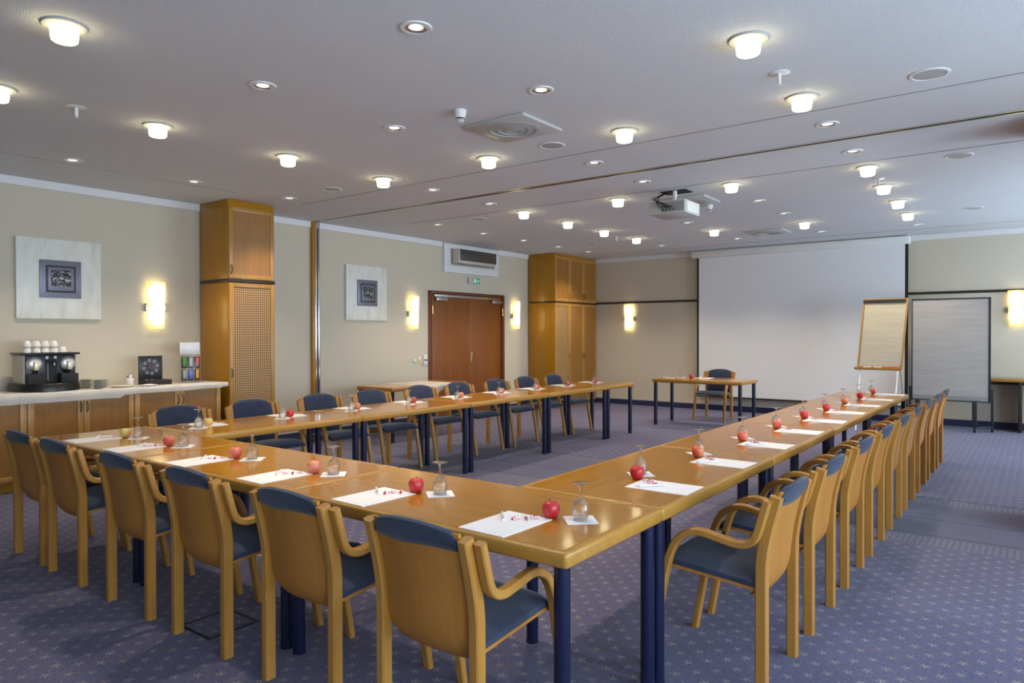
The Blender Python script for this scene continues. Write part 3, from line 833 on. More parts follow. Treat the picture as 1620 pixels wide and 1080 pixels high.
for s in (-.125, .155):
    bm = bmesh.new(); lathe(bm, [(0, .030), (.040, .028), (.060, .018), (.068, 0), (.068, -.012)], 32)
    bmesh.ops.transform(bm, matrix=Matrix.Translation((bx + .10, by + s, ZK + .262)) @ Matrix.Rotation(PI / 2, 4, 'Y'), verts=bm.verts[:])
    hd = part('brew_head', bm, plain('satin_metal', (.70, .69, .67), .38, .6), t)
    bm = bmesh.new(); box(bm, bx + .125, bx + .165, by + s - .020, by + s + .020, ZK + .20, ZK + .285, .008); part('lever', bm, plain('champagne_metal', (.74, .64, .47), .36, .5), hd)
    bm = bmesh.new()
    for k in (-1, 0, 1): cyl(bm, (bx + .118, by + s + k * .026, ZK + .30 - abs(k) * .008), (bx + .126, by + s + k * .026, ZK + .30 - abs(k) * .008), .0065, n=10)
    part('button', bm, 'black', hd)
    bm = bmesh.new(); cyl(bm, (bx + .13, by + s, ZK + .20), (bx + .13, by + s, ZK + .172), .022, .017); part('spout', bm, 'black', hd)
    bm = bmesh.new(); box(bm, bx + .095, bx + .16, by + s - .075, by + s + .075, ZK + .074, ZK + .165, .006); part('capsule_drawer', bm, 'black_matte', t)
bm = bmesh.new(); box(bm, bx + .092, bx + .099, by - .035, by + .065, ZK + .08, ZK + .30, .002); part('water_bay', bm, 'black_matte', t)
for s in (-.02, .05):
    bm = bmesh.new(); box(bm, bx + .096, bx + .101, by + s - .012, by + s + .012, ZK + .305, ZK + .333, .001); part('display', bm, 'white_plastic', t)
bm = bmesh.new(); tube(bm, smooth_path([(bx + .095, by + .03, ZK + .275), (bx + .13, by + .03, ZK + .272), (bx + .14, by + .03, ZK + .245)], 4), .007); part('hot_water_spout', bm, 'chrome', t)
bm = bmesh.new(); cyl(bm, (bx + .1, by - .015, ZK + .10), (bx + .1, by - .015, ZK + .265), .005); part('steam_pipe', bm, 'mid_grey', t)

# cups stacked upside down on the machine
def cup():
    bm = bmesh.new()
    lathe(bm, [(.031, 0), (.0335, .001), (.0315, .022), (.025, .045), (.019, .052), (.019, .056), (0, .056)], 20)
    tube(bm, smooth_path([(0, .031, .016), (0, .047, .018), (0, .049, .034), (0, .026, .042)], 4), .0035, 6)
    o = mesh_obj('espresso_cup', bm, 'porcelain'); return tag(o, '', 'cup')
cp, cu = cup(), []
ZM = ZK + .3665
names = ['%s counting towards the saucers' % o for o in ORD[:5]]
for row, xo, cnts in (('front', .045, (2, 2, 2, 2, 1)), ('rear', -.085, (2, 2, 2, 2))):
    for k, cnt in enumerate(cnts):
        for j in range(cnt):
            lab = ('single' if cnt == 1 else ('bottom', 'top')[j]) + ' upturned cup on the coffee machine, %s row, %s' % (row, names[k])
            place(cp, cu, (bx + xo, by + (-.166, -.088, -.014, .061, .135)[k] + (.03 if row == 'rear' else 0), ZM + j * .0565), PI / 2 + .5 * math.sin(3 * k + j), lab, 'white cups stacked on the coffee machine')
# saucers
def saucer():
    bm = bmesh.new(); lathe(bm, [(0, 0), (.030, 0), (.034, .003), (.060, .0105), (.0615, .012), (.058, .0125), (.033, .006), (0, .005)], 28)
    o = mesh_obj('saucer', bm, plain('saucer_glaze', (.50, .485, .45), .3)); return tag(o, '', 'saucer')
sp, su = saucer(), []
for k, (x, y, c, w) in enumerate(((-7.66, 3.03, 7, 'next to the coffee machine'), (-7.50, 3.085, 7, 'in front of the other two'), (-7.68, 3.19, 6, 'next to the cream tray'))):
    for j in range(c):
        place(sp, su, (x, y, ZK + j * .0128), 0, '%s white saucer from the counter in the stack %s' % (ORD[j], w), 'white saucers on the counter')
bm = bmesh.new(); lathe(bm, [(0, 0), (.085, 0), (.105, .009), (.108, .011), (.103, .012), (.083, .005), (0, .004)], 32)
bmesh.ops.transform(bm, matrix=Matrix.Translation((-7.52, 3.33, ZK)) @ Matrix.Diagonal((.85, 1.05, 1, 1)), verts=bm.verts[:])
solo('oval_tray', bm, 'cream_dish', 'flat cream tray between the saucers and the sugar shaker', 'tray')
bm = bmesh.new(); lathe(bm, [(0, 0), (.07, 0), (.092, .008), (.09, .010), (.07, .004), (0, .003)], 32)
bmesh.ops.transform(bm, matrix=Matrix.Translation((-7.46, 3.555, ZK)), verts=bm.verts[:])
solo('serving_plate', bm, 'porcelain', 'white plate in front of the black tea box', 'plate')
rr = random.Random(9)
for k in range(6):
    bm = bmesh.new(); cyl(bm, (0, -.032, 0), (0, .032, .0), .0055, n=8)
    bmesh.ops.transform(bm, matrix=Matrix.Translation((-7.46 + (k - 2.5) * .013, 3.555 + .006 * (k % 3), ZK + .0105)) @ Matrix.Rotation(.12 * (k - 2), 4, 'Z'), verts=bm.verts[:])
    solo('sugar_stick', bm, 'paper', 'white sugar stick on the plate before the black tea box', 'sugar', 'sugar sticks on the plate')
t = thing('sugar_shaker', 'glass sugar shaker with chrome top beside the black tea box', 'sugar shaker', (-7.64, 3.45, ZK))
bm = bmesh.new(); lathe(bm, [(0, 0), (.036, 0), (.039, .006), (.039, .07), (.032, .085)], 24); part('jar', bm, plain('sugar_jar', (.70, .69, .70), .2, var=.25, vs=60), t, world=False)
bm = bmesh.new(); lathe(bm, [(.033, .083), (.035, .088), (.033, .105), (.015, .118), (0, .12)], 24); part('cap', bm, 'chrome', t, world=False)

t = thing('tea_box', 'open black box with ring of pale motifs inside its upright lid', 'box', (-7.62, 3.70, ZK))
bm = bmesh.new(); box(bm, -7.70, -7.53, 3.572, 3.842, ZK, ZK + .05, .003); part('tray', bm, 'black_matte', t)
bm = bmesh.new(); box(bm, -7.722, -7.705, 3.572, 3.825, ZK + .0, ZK + .305, .003); part('lid', bm, 'black', t)
bm = bmesh.new()
for k in range(8):
    a = 2 * PI * k / 8 + .2
    cy, cz = 3.698 + .072 * math.cos(a), ZK + .185 + .072 * math.sin(a)
    cyl(bm, (-7.705, cy, cz), (-7.7035, cy, cz), .018, n=14, mi=0)
    cyl(bm, (-7.7036, cy, cz), (-7.703, cy, cz), .008, n=10, mi=1)
cyl(bm, (-7.705, 3.698, ZK + .185), (-7.7035, 3.698, ZK + .185), .03, n=20, mi=2)
part('lid_motif', bm, ['mid_grey', 'black', plain('plum_print', (.07, .018, .035), .4)], t, 0)
for k in range(4):
    bm = bmesh.new(); cyl(bm, (-7.62, 3.61 + k * .06, ZK + .046), (-7.62, 3.61 + k * .06, ZK + .058), .017, .014); part('capsule', bm, ['brass', 'steel', 'char', 'brass'][k], t)

t = thing('capsule_display', 'clear acrylic display of coloured capsule sleeves on the counter', 'display stand', (-7.60, 4.085, ZK))
bm = bmesh.new()
box(bm, -7.67, -7.55, 3.975, 4.205, ZK, ZK + .012, .002); box(bm, -7.62, -7.612, 3.965, 4.205, ZK + .012, ZK + .45, .001)
box(bm, -7.585, -7.58, 3.975, 4.205, ZK + .012, ZK + .295, .001)
part('acrylic_stand', bm, 'acrylic', t)
cols = [('green', (.07, .36, .04)), ('clear', (.55, .55, .54)), ('red', (.66, .13, .13)), ('grey', (.30, .34, .31)), ('blue', (.13, .16, .62)), ('orange', (.80, .34, .03))]
for k, (nm, c) in enumerate(cols):
    r, q = divmod(k, 3); y0 = 3.985 + q * .074; z0 = ZK + .02 + (1 - r) * .138
    bm = bmesh.new(); box(bm, -7.609, -7.589, y0, y0 + .058, z0, z0 + .128, .004, 1); box(bm, -7.590, -7.5875, y0 + .011, y0 + .047, z0 + .022, z0 + .122, .001, 0)
    part('capsule_sleeve', bm, [plain('sleeve_' + nm, c, .35), 'char'], t, label=nm + ' capsule sleeve')
bm = bmesh.new(); box(bm, -7.611, -7.606, 3.968, 4.202, ZK + .315, ZK + .447, .001); part('header_card', bm, plain('header_card', (.62, .63, .68), .3, var=.25, vs=9), t)

# ------------------------------------------------------------------ tables
def table(name, w, d, label, group, hgt=ZT, leg_in=.045, th=.052):
    """w along local X, d along local Y, centred"""
    t = thing(name, label, 'table', (0, 0, 0), group)
    bm = bmesh.new()
    box(bm, -w / 2 + .03, w / 2 - .03, -d / 2 + .03, d / 2 - .03, hgt - .02, hgt, 0, 0)
    part('table_top', bm, 'top_x', t, world=False)
    # rounded solid wood lipping with soft corners
    bm = bmesh.new(); R0 = .016; rows = []
    prof = [(.031, -.0005), (.006, 0), (.002, -.003), (0, -.012), (0, -th + .010), (.003, -th + .003), (.012, -th), (.06, -th), (.06, -.03), (.031, -.02)]
    path = []
    for sx, sy, a0 in ((1, -1, -PI / 2), (1, 1, 0), (-1, 1, PI / 2), (-1, -1, PI)):
        for k in range(4):
            a = a0 + PI / 2 * k / 3
            path.append((sx * (w / 2 - R0) + R0 * math.cos(a), sy * (d / 2 - R0) + R0 * math.sin(a), sx * (w / 2 - R0), sy * (d / 2 - R0), a))
    ring = []
    for (x, y, cx, cy, a) in path:
        ins = []
        for off, dz in prof:
            # offset inward: towards the corner centre first, then square
            o = min(off, R0); rest = off - o
            sx, sy = math.copysign(1, cx), math.copysign(1, cy)
            ins.append((cx + (R0 - o) * math.cos(a) - sx * rest, cy + (R0 - o) * math.sin(a) - sy * rest, hgt + dz))
        ring.append(ins)
    ring.append(ring[0])
    loft(bm, ring, closed=True, capends=False)
    bmesh.ops.remove_doubles(bm, verts=bm.verts[:], dist=1e-5)
    part('edge_band', bm, 'beech_x', t, 50, world=False)
    bm = bmesh.new()
    for y0, y1, x0, x1 in ((-d / 2 + .085, -d / 2 + .11, -w / 2 + .1, w / 2 - .1), (d / 2 - .11, d / 2 - .085, -w / 2 + .1, w / 2 - .1)):
        box(bm, x0, x1, y0, y1, hgt - th - .010, hgt - .021)
    part('under_frame', bm, 'char', t, 0, world=False)
    for sx in (-1, 1):
        for sy in (-1, 1):
            x, y = sx * (w / 2 - leg_in), sy * (d / 2 - leg_in)
            bm = bmesh.new(); cyl(bm, (x, y, .012), (x, y, hgt - th + .001), .0275, n=20); cyl(bm, (x, y, 0), (x, y, .012), .029, n=20); part('leg', bm, 'navy_metal', t, world=False)
    return t
G_T = 'conference tables set in a horseshoe'
T2, TU2 = table('conference_table', 1.4535, .715, '', G_T), []
T4, TU4 = table('conference_table', 1.4285, .715, '', G_T), []
T3, TU3 = table('conference_table', .73, .715, '', G_T), []
cross = ['cross table at the corner nearer the camera, joining the flip chart row', 'middle table of the three cross tables', 'cross table at the counter end, below the coffee machine']
for k, (x0, x1) in enumerate(((-2.6735, -1.19), (-4.0885, -2.6755), (-5.445, -4.0905))):
    o = table('conference_table', x1 - x0, .71, 'wooden ' + cross[k], G_T); o.location = ((x0 + x1) / 2, 2.216, 0)
YR0 = 2.5735
for k in range(4):
    place(T2, TU2, (-1.5475, YR0 + .7275 + k * 1.455, 0), PI / 2, 'wooden flip chart side table, %s beyond the cross tables' % ORD[k], G_T)
    place(T4, TU4, (-4.975, YR0 + .715 + k * 1.43, 0), PI / 2, 'wooden door side table, %s beyond the cross tables' % ORD[k], G_T)
place(T3, TU3, (-1.5475, YR0 + 4 * 1.455 + .3665, 0), PI / 2, 'short wooden end table of the flip chart side row', G_T)
place(T3, TU3, (-4.975, YR0 + 4 * 1.43 + .3665, 0), PI / 2, 'short wooden end table of the door side row', G_T)
tp = table('presenter_table', 1.42, .70, 'separate wooden table with navy legs standing before the screen', None); tp.location = (-4.13, 10.40, 0)
ts = table('side_table', 1.50, .70, 'wooden side table with white cloth against the wall by the door', None); ts.location = (-7.05, 7.05, 0); ts.rotation_euler = (0, 0, PI / 2)
t = thing('wall_desk', 'long wooden wall desk on dark supports behind the pinboard', 'desk', (.1, 12.42, 0))
bm = bmesh.new(); box(bm, -.80, 1.0, 12.20, 12.63, .722, .762, .006); part('desk_top', bm, 'beech_x', t)
for x in (-.235, .75):
    bm = bmesh.new(); box(bm, x, x + .045, 12.26, 12.62, 0, .722, .003); part('support_panel', bm, 'brown_trim', t)
bm = bmesh.new(); box(bm, -.80, 1.0, 12.58, 12.62, .66, .722); part('wall_rail', bm, 'brown_trim', t)
# cloth hanging over the side table
bm = bmesh.new(); rows = []
for i in range(25):
    y = 6.78 + .75 * i / 24; w = .006 * math.sin(i * .8); dr = .14 - .06 * (i / 24) + .05 * math.sin(i * .26)
    rows.append([(-7.395, y, ZT + .002), (-7.0, y, ZT + .0025), (-6.70, y, ZT + .002), (-6.688 + w * .3, y, ZT - .006), (-6.684 + w, y + .01, ZT - dr * .5), (-6.682 + 1.5 * w, y + .02, ZT - dr)])
loft(bm, rows, closed=False, capends=False)
bmesh.ops.solidify(bm, geom=bm.faces[:], thickness=.0016)
solo('side_table_cloth', bm, 'cloth', 'white cloth draped across the side table by the door', 'tablecloth', smooth=60)

# ------------------------------------------------------------------ chairs
def armchair():
    """faces +Y, rear feet on y = 0"""
    t = thing('armchair', '', 'chair', (0, 0, 0), 'wooden armchairs with navy seats')
    post = smooth_path([(.0, 0), (.0, .2), (0, .46), (-.004, .55), (-.022, .65), (-.056, .786)], 5)
    arm = smooth_path([(-.033, .776), (-.012, .70), (.004, .645), (.022, .612), (.052, .594), (.09, .590), (.16, .600), (.225, .612), (.275, .606), (.325, .574), (.36, .515), (.385, .43), (.415, .27), (.445, .10), (.462, 0)], 5)
    for s in (-1, 1):
        bm = bmesh.new(); strip(bm, post, s * .2125, .038, .046); part('rear_leg', bm, 'beech', t, 35, world=False)
        bm = bmesh.new(); strip(bm, arm, s * .2515, .038, .030); a = part('arm_and_front_leg', bm, 'beech', t, 35, world=False)
        bm = bmesh.new(); cyl(bm, (s * .268, .388, .425), (s * .2725, .388, .425), .007, n=10); part('bolt', bm, 'brown_trim', a, world=False)
    # back shell
    def yb(z):   # centre line of the back at height z
        zs = [(.36, .055), (.40, .022), (.46, .006), (.55, .0), (.65, -.018), (.85, -.075)]
        for (za, ya), (zb, yb_) in zip(zs, zs[1:]):
            if z <= zb or zb == .85: return ya + (yb_ - ya) * (z - za) / (zb - za)
    def hollow(x): return -.022 * (1 - (x / .19) ** 2)
    nx, W = 14, .192
    bm = bmesh.new(); rows = []
    zz = [.365, .385, .41, .45, .52, .60, .68, .75, .80]
    for i in range(nx + 1):
        x = -W + 2 * W * i / nx; e = abs(x) / W
        lift = .012 * max(0, (e - .75) / .25) ** 2
        F = [(x, yb(z) + hollow(x) + .006, z + lift * max(0, (.5 - z) / .13)) for z in zz]
        B = [(x, yb(z) + hollow(x) - .006, z + lift * max(0, (.5 - z) / .13)) for z in reversed(zz)]
        rows.append(F + B)
    loft(bm, rows); part('back_shell', bm, 'beech_ply', t, 45, world=False)
    # back upholstery wrapping over the top
    bm = bmesh.new(); rows = []; W2 = .190
    for i in range(nx + 1):
        x = -W2 + 2 * W2 * i / nx; e = abs(x) / W2
        zt = .827 - .030 * e ** 2.2 - (.02 if e > .99 else 0)
        zl = .742 + .004 * math.sin(x * 19)
        th = .036 * (1 - .35 * e ** 6)
        p = []
        for z, d in ((.45, .007), (.46, .022), (.50, th), (.60, th + .004), (.70, th), (zt - .03, th * .8), (zt - .006, .018), (zt, .004), (zt - .006, -.012), (zt - .03, -.0165), (zl + .02, -.0155), (zl, -.0095), (zl - .004, .0), (.65, .003), (.55, .003), (.49, .003)):
            p.append((x, yb(z) + hollow(x) + d, z))
        rows.append(p)
    loft(bm, rows); part('back_cushion', bm, 'fabric', t, 60, world=False)
    # seat: plywood tray and waterfall cushion
    def zs(y): return .405 + .03 * min(1, max(0, y / .36)) - (.0 if y < .37 else .5 * (y - .37) ** 1.0 * .55)
    bm = bmesh.new(); rows = []
    for i in range(13):
        y = .022 + .41 * i / 12; z = zs(y)
        rows.append([(-.223, y, z), (.223, y, z), (.223, y, z + .012), (-.223, y, z + .012)])
    loft(bm, rows); part('seat_shell', bm, 'beech_ply', t, 30, world=False)
    bm = bmesh.new(); rows = []
    for i in range(17):
        y = .016 + .438 * i / 16; z = zs(y) + .012
        k = min(1, i / 1.5, (16 - i) / 2.0); h = .046 * (.35 + .65 * math.sin(PI / 2 * k)); 
        r = []
        for j in range(11):
            x = -.221 + .442 * j / 10; e = abs(x) / .221
            r.append((x, y, z + h * (1 - .55 * e ** 5) - .006 * (1 - e * e)))
        r += [(.221, y, z), (-.221, y, z)]
        rows.append(r)
    loft(bm, rows); part('seat_cushion', bm, 'fabric', t, 60, world=False)
    return t
CH, CU = armchair(), []
G_C = 'wooden armchairs with navy upholstery'
jit = random.Random(21)
fx = [-1.618, -2.320, -3.055, -3.742, -4.52, -5.096]
for k, x in enumerate(fx):
    place(CH, CU, (x, 1.685 + jit.uniform(-.008, .008), 0), 0, 'wooden armchair with back to the camera, %s from the flip chart side' % ORD[k], G_C)
for k in range(9):
    place(CH, CU, (-.862, YR0 + (.405 if k % 2 == 0 else 1.108) + 1.455 * (k // 2) + (-.04 if k == 8 else 0), 0), PI / 2, 'wooden armchair at the flip chart side tables, %s from the cross tables' % ORD[k], G_C)
for k in range(9):
    place(CH, CU, (-5.685 - .004 * k, YR0 + (.405 if k % 2 == 0 else 1.082) + 1.43 * (k // 2) + (-.04 if k == 8 else 0), 0), -PI / 2, 'wooden armchair at the door side tables, %s from the cross tables' % ORD[k], G_C)
place(CH, CU, (-4.275, 11.42, 0), PI, 'wooden armchair behind the separate presenter table, facing the camera', G_C)

# ------------------------------------------------------------------ place settings
def sheet():
    bm = bmesh.new(); box(bm, -.104, .104, -.147, .147, 0, .0025)
    return tag(mesh_obj('writing_paper', bm, 'paper', None, 0), '', 'paper', 'writing papers on the tables')
def pen():
    t = thing('ballpoint_pen', '', 'pen', (0, 0, 0))
    bm = bmesh.new(); cyl(bm, (0, -.062, .0055), (0, .05, .0055), .0052, n=12); part('barrel', bm, 'white_plastic', t, world=False)
    bm = bmesh.new(); cyl(bm, (0, .05, .0055), (0, .068, .0055), .0048, .0012, n=12); part('tip', bm, 'steel', t, world=False)
    bm = bmesh.new(); box(bm, -.0015, .0015, -.06, -.022, .0103, .0125); part('clip', bm, 'steel', t, world=False)
    return t
def candy():
    bm = bmesh.new()
    lathe(bm, [(.008, -.02), (.0075, -.017), (.002, -.0105), (.0055, -.008), (.0078, 0), (.0055, .008), (.002, .0105), (.0075, .017), (.008, .02)], 12)
    bmesh.ops.transform(bm, matrix=Matrix.Translation((0, 0, .0065)) @ Matrix.Scale(.78, 4) @ Matrix.Rotation(PI / 2, 4, 'X'), verts=bm.verts[:])
    return tag(mesh_obj('wrapped_candy', bm, 'candy'), '', 'candy')
def apple_thing(mat):
    t = thing('apple', '', 'apple', (0, 0, 0), 'apples at the place settings')
    bm = bmesh.new()
    lathe(bm, [(0, .006), (.008, .003), (.014, 0), (.021, .002), (.029, .012), (.0335, .026), (.0345, .038), (.032, .050), (.026, .0585), (.017, .062), (.009, .0605), (.004, .056), (0, .053)], 30, dent=.012)
    part('fruit', bm, mat, t, 80, world=False)
    bm = bmesh.new(); tube(bm, smooth_path([(0, 0, .053), (.001, 0, .064), (.004, .001, .073)], 3), .0014, 6); part('stem', bm, 'stem', t, world=False)
    return t
def goblet():
    bm = bmesh.new()
    lathe(bm, [(0, .1384), (.02, .1382), (.0335, .1378), (.0338, .1370), (.033, .1362), (.016, .1330), (.006, .127), (.0042, .118), (.0042, .092), (.005, .085), (.012, .078), (.024, .066), (.031, .048), (.0325, .03), (.030, .012), (.0268, .0003), (.0262, 0), (.0256, .0003),
               (.0287, .012), (.0311, .03), (.0296, .048), (.0226, .065), (.011, .0762), (0, .079)], 28)
    o = mesh_obj('wine_glass', bm, 'glass', None, 80); return tag(o, '', 'glass', 'upturned glasses at the place settings')
def napkin():
    bm = bmesh.new(); box(bm, -.058, .058, -.058, .058, 0, .002, .0005)
    return tag(mesh_obj('paper_coaster', bm, 'paper', None, 0), '', 'coaster', 'paper coasters under the glasses')
PS, PSU = sheet(), []; PN, PNU = pen(), []; CD, CDU = candy(), []; GB, GBU = goblet(), []; NP, NPU = napkin(), []
AP = {k: (apple_thing('apple_' + k), []) for k in ('red', 'blush', 'gold', 'pink')}
ADJ = {'red': 'red apple', 'blush': 'red and yellow apple', 'gold': 'yellow apple', 'pink': 'pink apple'}
js = random.Random(4)

def setting(px, py, rz, place_txt, kind, dr=.0, da=(0.085, .335), dg=(.195, .37), coaster_rot=PI / 4, candies=3):
    """px, py on the table edge in front of the seat; rz turns local +Y (away from the sitter)"""
    def w(r, f, z=ZT): 
        return (px + r * math.cos(rz) - f * math.sin(rz), py + r * math.sin(rz) + f * math.cos(rz), z)
    j = js.uniform
    pr = j(-.04, .04)
    place(PS, PSU, w(dr, .166, ZT + .0003), rz + pr, 'white writing paper at the ' + place_txt)
    place(PN, PNU, w(dr - .05 + j(-.012, .012), .225 + j(-.01, .01), ZT + .0029), rz + .8 + j(-.15, .15), 'white pen on the paper at the ' + place_txt)
    for k in range(candies):
        place(CD, CDU, w(dr + .005 + .024 * k + j(-.004, .004), .222 + .026 * k, ZT + .0029), rz + j(-1.2, 1.2), 'pink wrapped candy at the ' + place_txt, 'candies at the ' + place_txt)
    pa, ua = AP[kind]
    place(pa, ua, w(*da, ZT + .0002), j(0, 6), ADJ[kind] + ' at the ' + place_txt)
    place(NP, NPU, w(*dg, ZT + .0003), rz + coaster_rot + j(-.1, .1), 'white paper coaster at the ' + place_txt)
    place(GB, GBU, w(*dg, ZT + .0026), j(0, 6), 'upturned wine glass at the ' + place_txt)

fk = ['red', 'red', 'pink', 'pink', 'pink', 'gold']
fax = [-1.475, -2.189, -2.909, -3.613, -4.36, -4.95]
for k in range(6):
    x = fax[k] - .088
    setting(x, 1.868, 0, '%s cross table seat from flip chart side' % ORD[k], fk[k])
rk = ['red', 'blush', 'pink', 'pink', 'red', 'red', 'blush', 'red', 'pink']
for k in range(9):
    setting(-1.193, 2.95 + .748 * k, PI / 2, '%s flip chart side seat from the corner' % ORD[k], rk[k], da=(.085, .345), dg=(.20, .385))
lk = ['gold', 'red', 'blush', 'blush', 'blush', 'pink', 'pink', 'red', 'red']
for k in range(9):
    setting(-5.33, 2.90 + .727 * k, -PI / 2, '%s door side seat from the counter end' % ORD[k], lk[k], da=(.05, .285), dg=(.145, .32), dr=.0)
# presenter's place
setting(-4.20, 10.748, PI, 'table before the screen', 'red', dr=.0, da=(.18, .25), dg=(.36, .22), candies=1)
bm = bmesh.new(); box(bm, -.09, .0, -.012, .012, 0, .014, .003); box(bm, .02, .09, -.01, .014, 0, .010, .003); box(bm, -.0, .02, -.004, .004, .0, .006)
bmesh.ops.transform(bm, matrix=Matrix.Translation((-4.68, 10.32, ZT + .0003)) @ Matrix.Rotation(.2, 4, 'Z'), verts=bm.verts[:])
solo('remote_control', bm, 'white_plastic', 'small white remote lying at the end of the presenter table', 'remote')

# ------------------------------------------------------------------ flip chart and pinboard
t = thing('flip_chart', 'flip chart easel with cream paper and wooden edge before the screen', 'flip chart', (-1.87, 11.55, 0))
A = Vector((-1.88, 11.50, .90)); B = Vector((-1.84, 11.76, 1.935))
def fl(u, v, d):   # u across, v up the board 0..1, d outwards to the sitter
    c = A.lerp(B, v); n = Vector((0, -1, .25)).normalized()
    return c + Vector((u, 0, 0)) + n * d
def slab(bm, u0, u1, v0, v1, d0, d1, mi=0):
    rows = [[fl(u0, v0, d), fl(u1, v0, d), fl(u1, v1, d), fl(u0, v1, d)] for d in (d0, d1)]
    loft(bm, rows, mi=mi)
bm = bmesh.new(); slab(bm, -.30, .30, 0, 1, 0, .012); part('board', bm, 'white_plastic', t, 0)
bm = bmesh.new()
for u0, u1, v0, v1 in ((-.30, -.28, 0, 1), (.28, .30, 0, 1), (-.28, .28, 0, .025), (-.28, .28, .985, 1)): slab(bm, u0, u1, v0, v1, .0, .024)
part('wooden_edge', bm, 'cab_frame', t, 0)
bm = bmesh.new(); slab(bm, -.272, .272, .04, .965, .012, .022); part('paper_pad', bm, 'flip', t, 0)
bm = bmesh.new(); slab(bm, -.295, .275, .938, .98, .02, .04); part('clamp_bar', bm, 'black_matte', t, 0)
bm = bmesh.new(); slab(bm, -.33, .285, -.022, .0, -.005, .075); part('pen_tray', bm, 'cab', t, 0)
for k, u in enumerate((-.16, -.02, .12, .2)):
    bm = bmesh.new(); cyl(bm, fl(u - .05, .008, .045), fl(u + .05, .008, .045), .009, n=10); part('marker', bm, ['white_plastic', 'white_plastic', 'apple_red', 'apple_red'][k], t)
for p0, p1 in ((fl(-.26, 0, 0), (-2.15, 11.23, 0)), (fl(.235, 0, 0), (-1.66, 11.23, 0))):
    bm = bmesh.new(); cyl(bm, p0, p1, .0065, n=12); part('leg', bm, 'chrome', t)
bm = bmesh.new(); cyl(bm, fl(.19, .45, -.01), (-1.63, 12.2, 0), .0065, n=12); part('leg', bm, 'steel', t)

t = thing('pinboard', 'tall grey pinboard in a dark frame on castors beside the flip chart', 'pinboard', (-1.05, 12.1, 0))
y0 = 12.08
bm = bmesh.new(); box(bm, -1.525, -.575, y0, y0 + .02, .475, 1.915); part('board', bm, 'pin', t, 0)
bm = bmesh.new(); box(bm, -1.525, -.575, y0 - .003, y0 + .022, .435, .50); part('bottom_rail', bm, 'mid_grey', t, 0)
bm = bmesh.new()
box(bm, -1.54, -1.525, y0 - .008, y0 + .028, .42, 1.93, .003); box(bm, -.575, -.55, y0 - .008, y0 + .028, .42, 1.93, .003); box(bm, -1.54, -.55, y0 - .008, y0 + .028, 1.915, 1.935, .003); box(bm, -1.54, -.55, y0 - .008, y0 + .028, .42, .437, .003)
part('frame', bm, 'char', t)
for sx, xp in ((-1, -1.56), (1, -.53)):
    bm = bmesh.new(); box(bm, xp - .016, xp + .016, y0 + .0, y0 + .03, .07, .62, .004); part('upright', bm, 'char', t)
    xn = xp - .2 if sx > 0 else xp + .12
    bm = bmesh.new(); box(bm, xn - .03, xn + .03, y0 - .17, y0 - .145, .07, .445, .004); box(bm, xn - .03, xn + .03, y0 - .165, y0 + .0, .43, .446, .002); part('brace', bm, 'char', t)
    bm = bmesh.new(); cyl(bm, (xn, y0 - .157, .075), (xp, y0 + .015, .075), .010, n=10); part('foot_bar', bm, 'char', t)
    for q in ((xn, y0 - .157), (xp, y0 + .015)):
        bm = bmesh.new(); cyl(bm, (q[0] - .014, q[1], .036), (q[0] + .014, q[1], .036), .036, n=18); cyl(bm, (q[0], q[1], .05), (q[0], q[1], .075), .008, n=8); part('castor', bm, 'black', t)

# floor box under the cross tables
t = thing('floor_box', 'square flush floor socket box in the carpet under the cross table chairs', 'floor socket', (-3.2, 1.86, 0))
bm = bmesh.new()
for a, b, c, e in ((-.13, .13, -.13, -.118), (-.13, .13, .118, .13), (-.13, -.118, -.118, .118), (.118, .13, -.118, .118)): box(bm, a, b, c, e, 0, .004)
part('rim', bm, 'black_matte', t, 0, world=False)
bm = bmesh.new(); box(bm, -.118, .118, -.118, .118, 0, .003); part('lid', bm, 'carpet', t, 0, world=False)

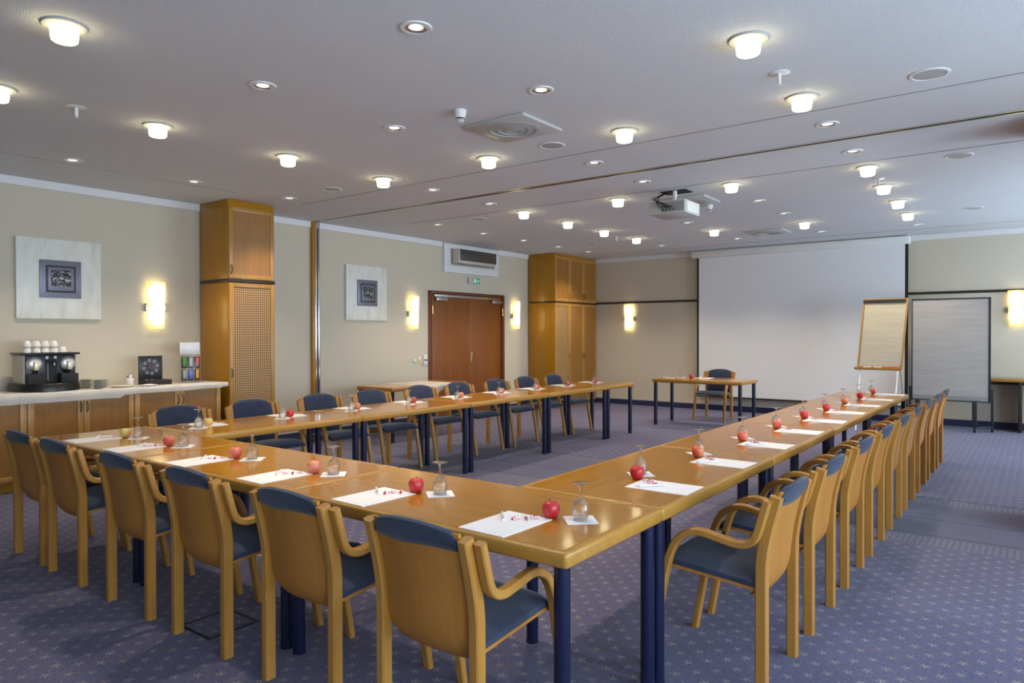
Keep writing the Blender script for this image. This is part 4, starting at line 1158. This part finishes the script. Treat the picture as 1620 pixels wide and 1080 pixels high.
# ------------------------------------------------------------------ daylight, camera, view
w = bpy.data.worlds.new('overcast_sky'); SC.world = w; w.use_nodes = True
bg = w.node_tree.nodes['Background']; bg.inputs[0].default_value = (0.72, 0.87, 1.0, 1); bg.inputs[1].default_value = 4.5
for a, b in WIN:
    ld = bpy.data.lights.new('window_portal', 'AREA'); ld.shape = 'RECTANGLE'; ld.size = 2.27; ld.size_y = b - a; ld.cycles.is_portal = True
    lo = bpy.data.objects.new('window_portal', ld); COL.objects.link(lo); lo.location = (XR + .19, (a + b) / 2, 1.485); lo.rotation_euler = (0, PI / 2, 0)

for x, y, l in dl:
    ld = bpy.data.lights.new('downlight_beam', 'SPOT'); ld.energy = 46; ld.color = (1.0, .84, .62); ld.spot_size = math.radians(105); ld.spot_blend = .7; ld.shadow_soft_size = .04
    lo = bpy.data.objects.new('downlight_beam', ld); COL.objects.link(lo); lo.location = (x, y, ZC - .012)
cd = bpy.data.cameras.new('camera'); cam = bpy.data.objects.new('camera', cd); COL.objects.link(cam)
cd.sensor_width = 36; cd.lens = 1106.0 / 1620 * 36; cd.clip_start = .05; cd.clip_end = 100
yaw, pit, rol = math.radians(-37.02), math.radians(-.6), math.radians(-.1)
fwd = Vector((math.sin(yaw), math.cos(yaw), 0)); rgt = Vector((math.cos(yaw), -math.sin(yaw), 0)); up = Vector((0, 0, 1))
f2 = fwd * math.cos(pit) + up * math.sin(pit); u2 = up * math.cos(pit) - fwd * math.sin(pit)
r3 = rgt * math.cos(rol) + u2 * math.sin(rol); u3 = u2 * math.cos(rol) - rgt * math.sin(rol)
mw = Matrix.Identity(4)
for i in range(3): mw[i][0], mw[i][1], mw[i][2] = r3[i], u3[i], -f2[i]
mw.translation = (0, 0, 1.417)
cam.matrix_world = mw
SC.camera = cam
SC.view_settings.view_transform = 'Standard'; SC.view_settings.look = 'None'; SC.view_settings.gamma = 1.0
SC.view_settings.exposure = 1.06
SC.view_settings.use_curve_mapping = False
cy = SC.cycles
cy.max_bounces = 8; cy.diffuse_bounces = 5; cy.glossy_bounces = 4; cy.transmission_bounces = 6; cy.transparent_max_bounces = 16
cy.caustics_reflective = False; cy.caustics_refractive = False; cy.sample_clamp_indirect = 6.0
cy.use_denoising = True
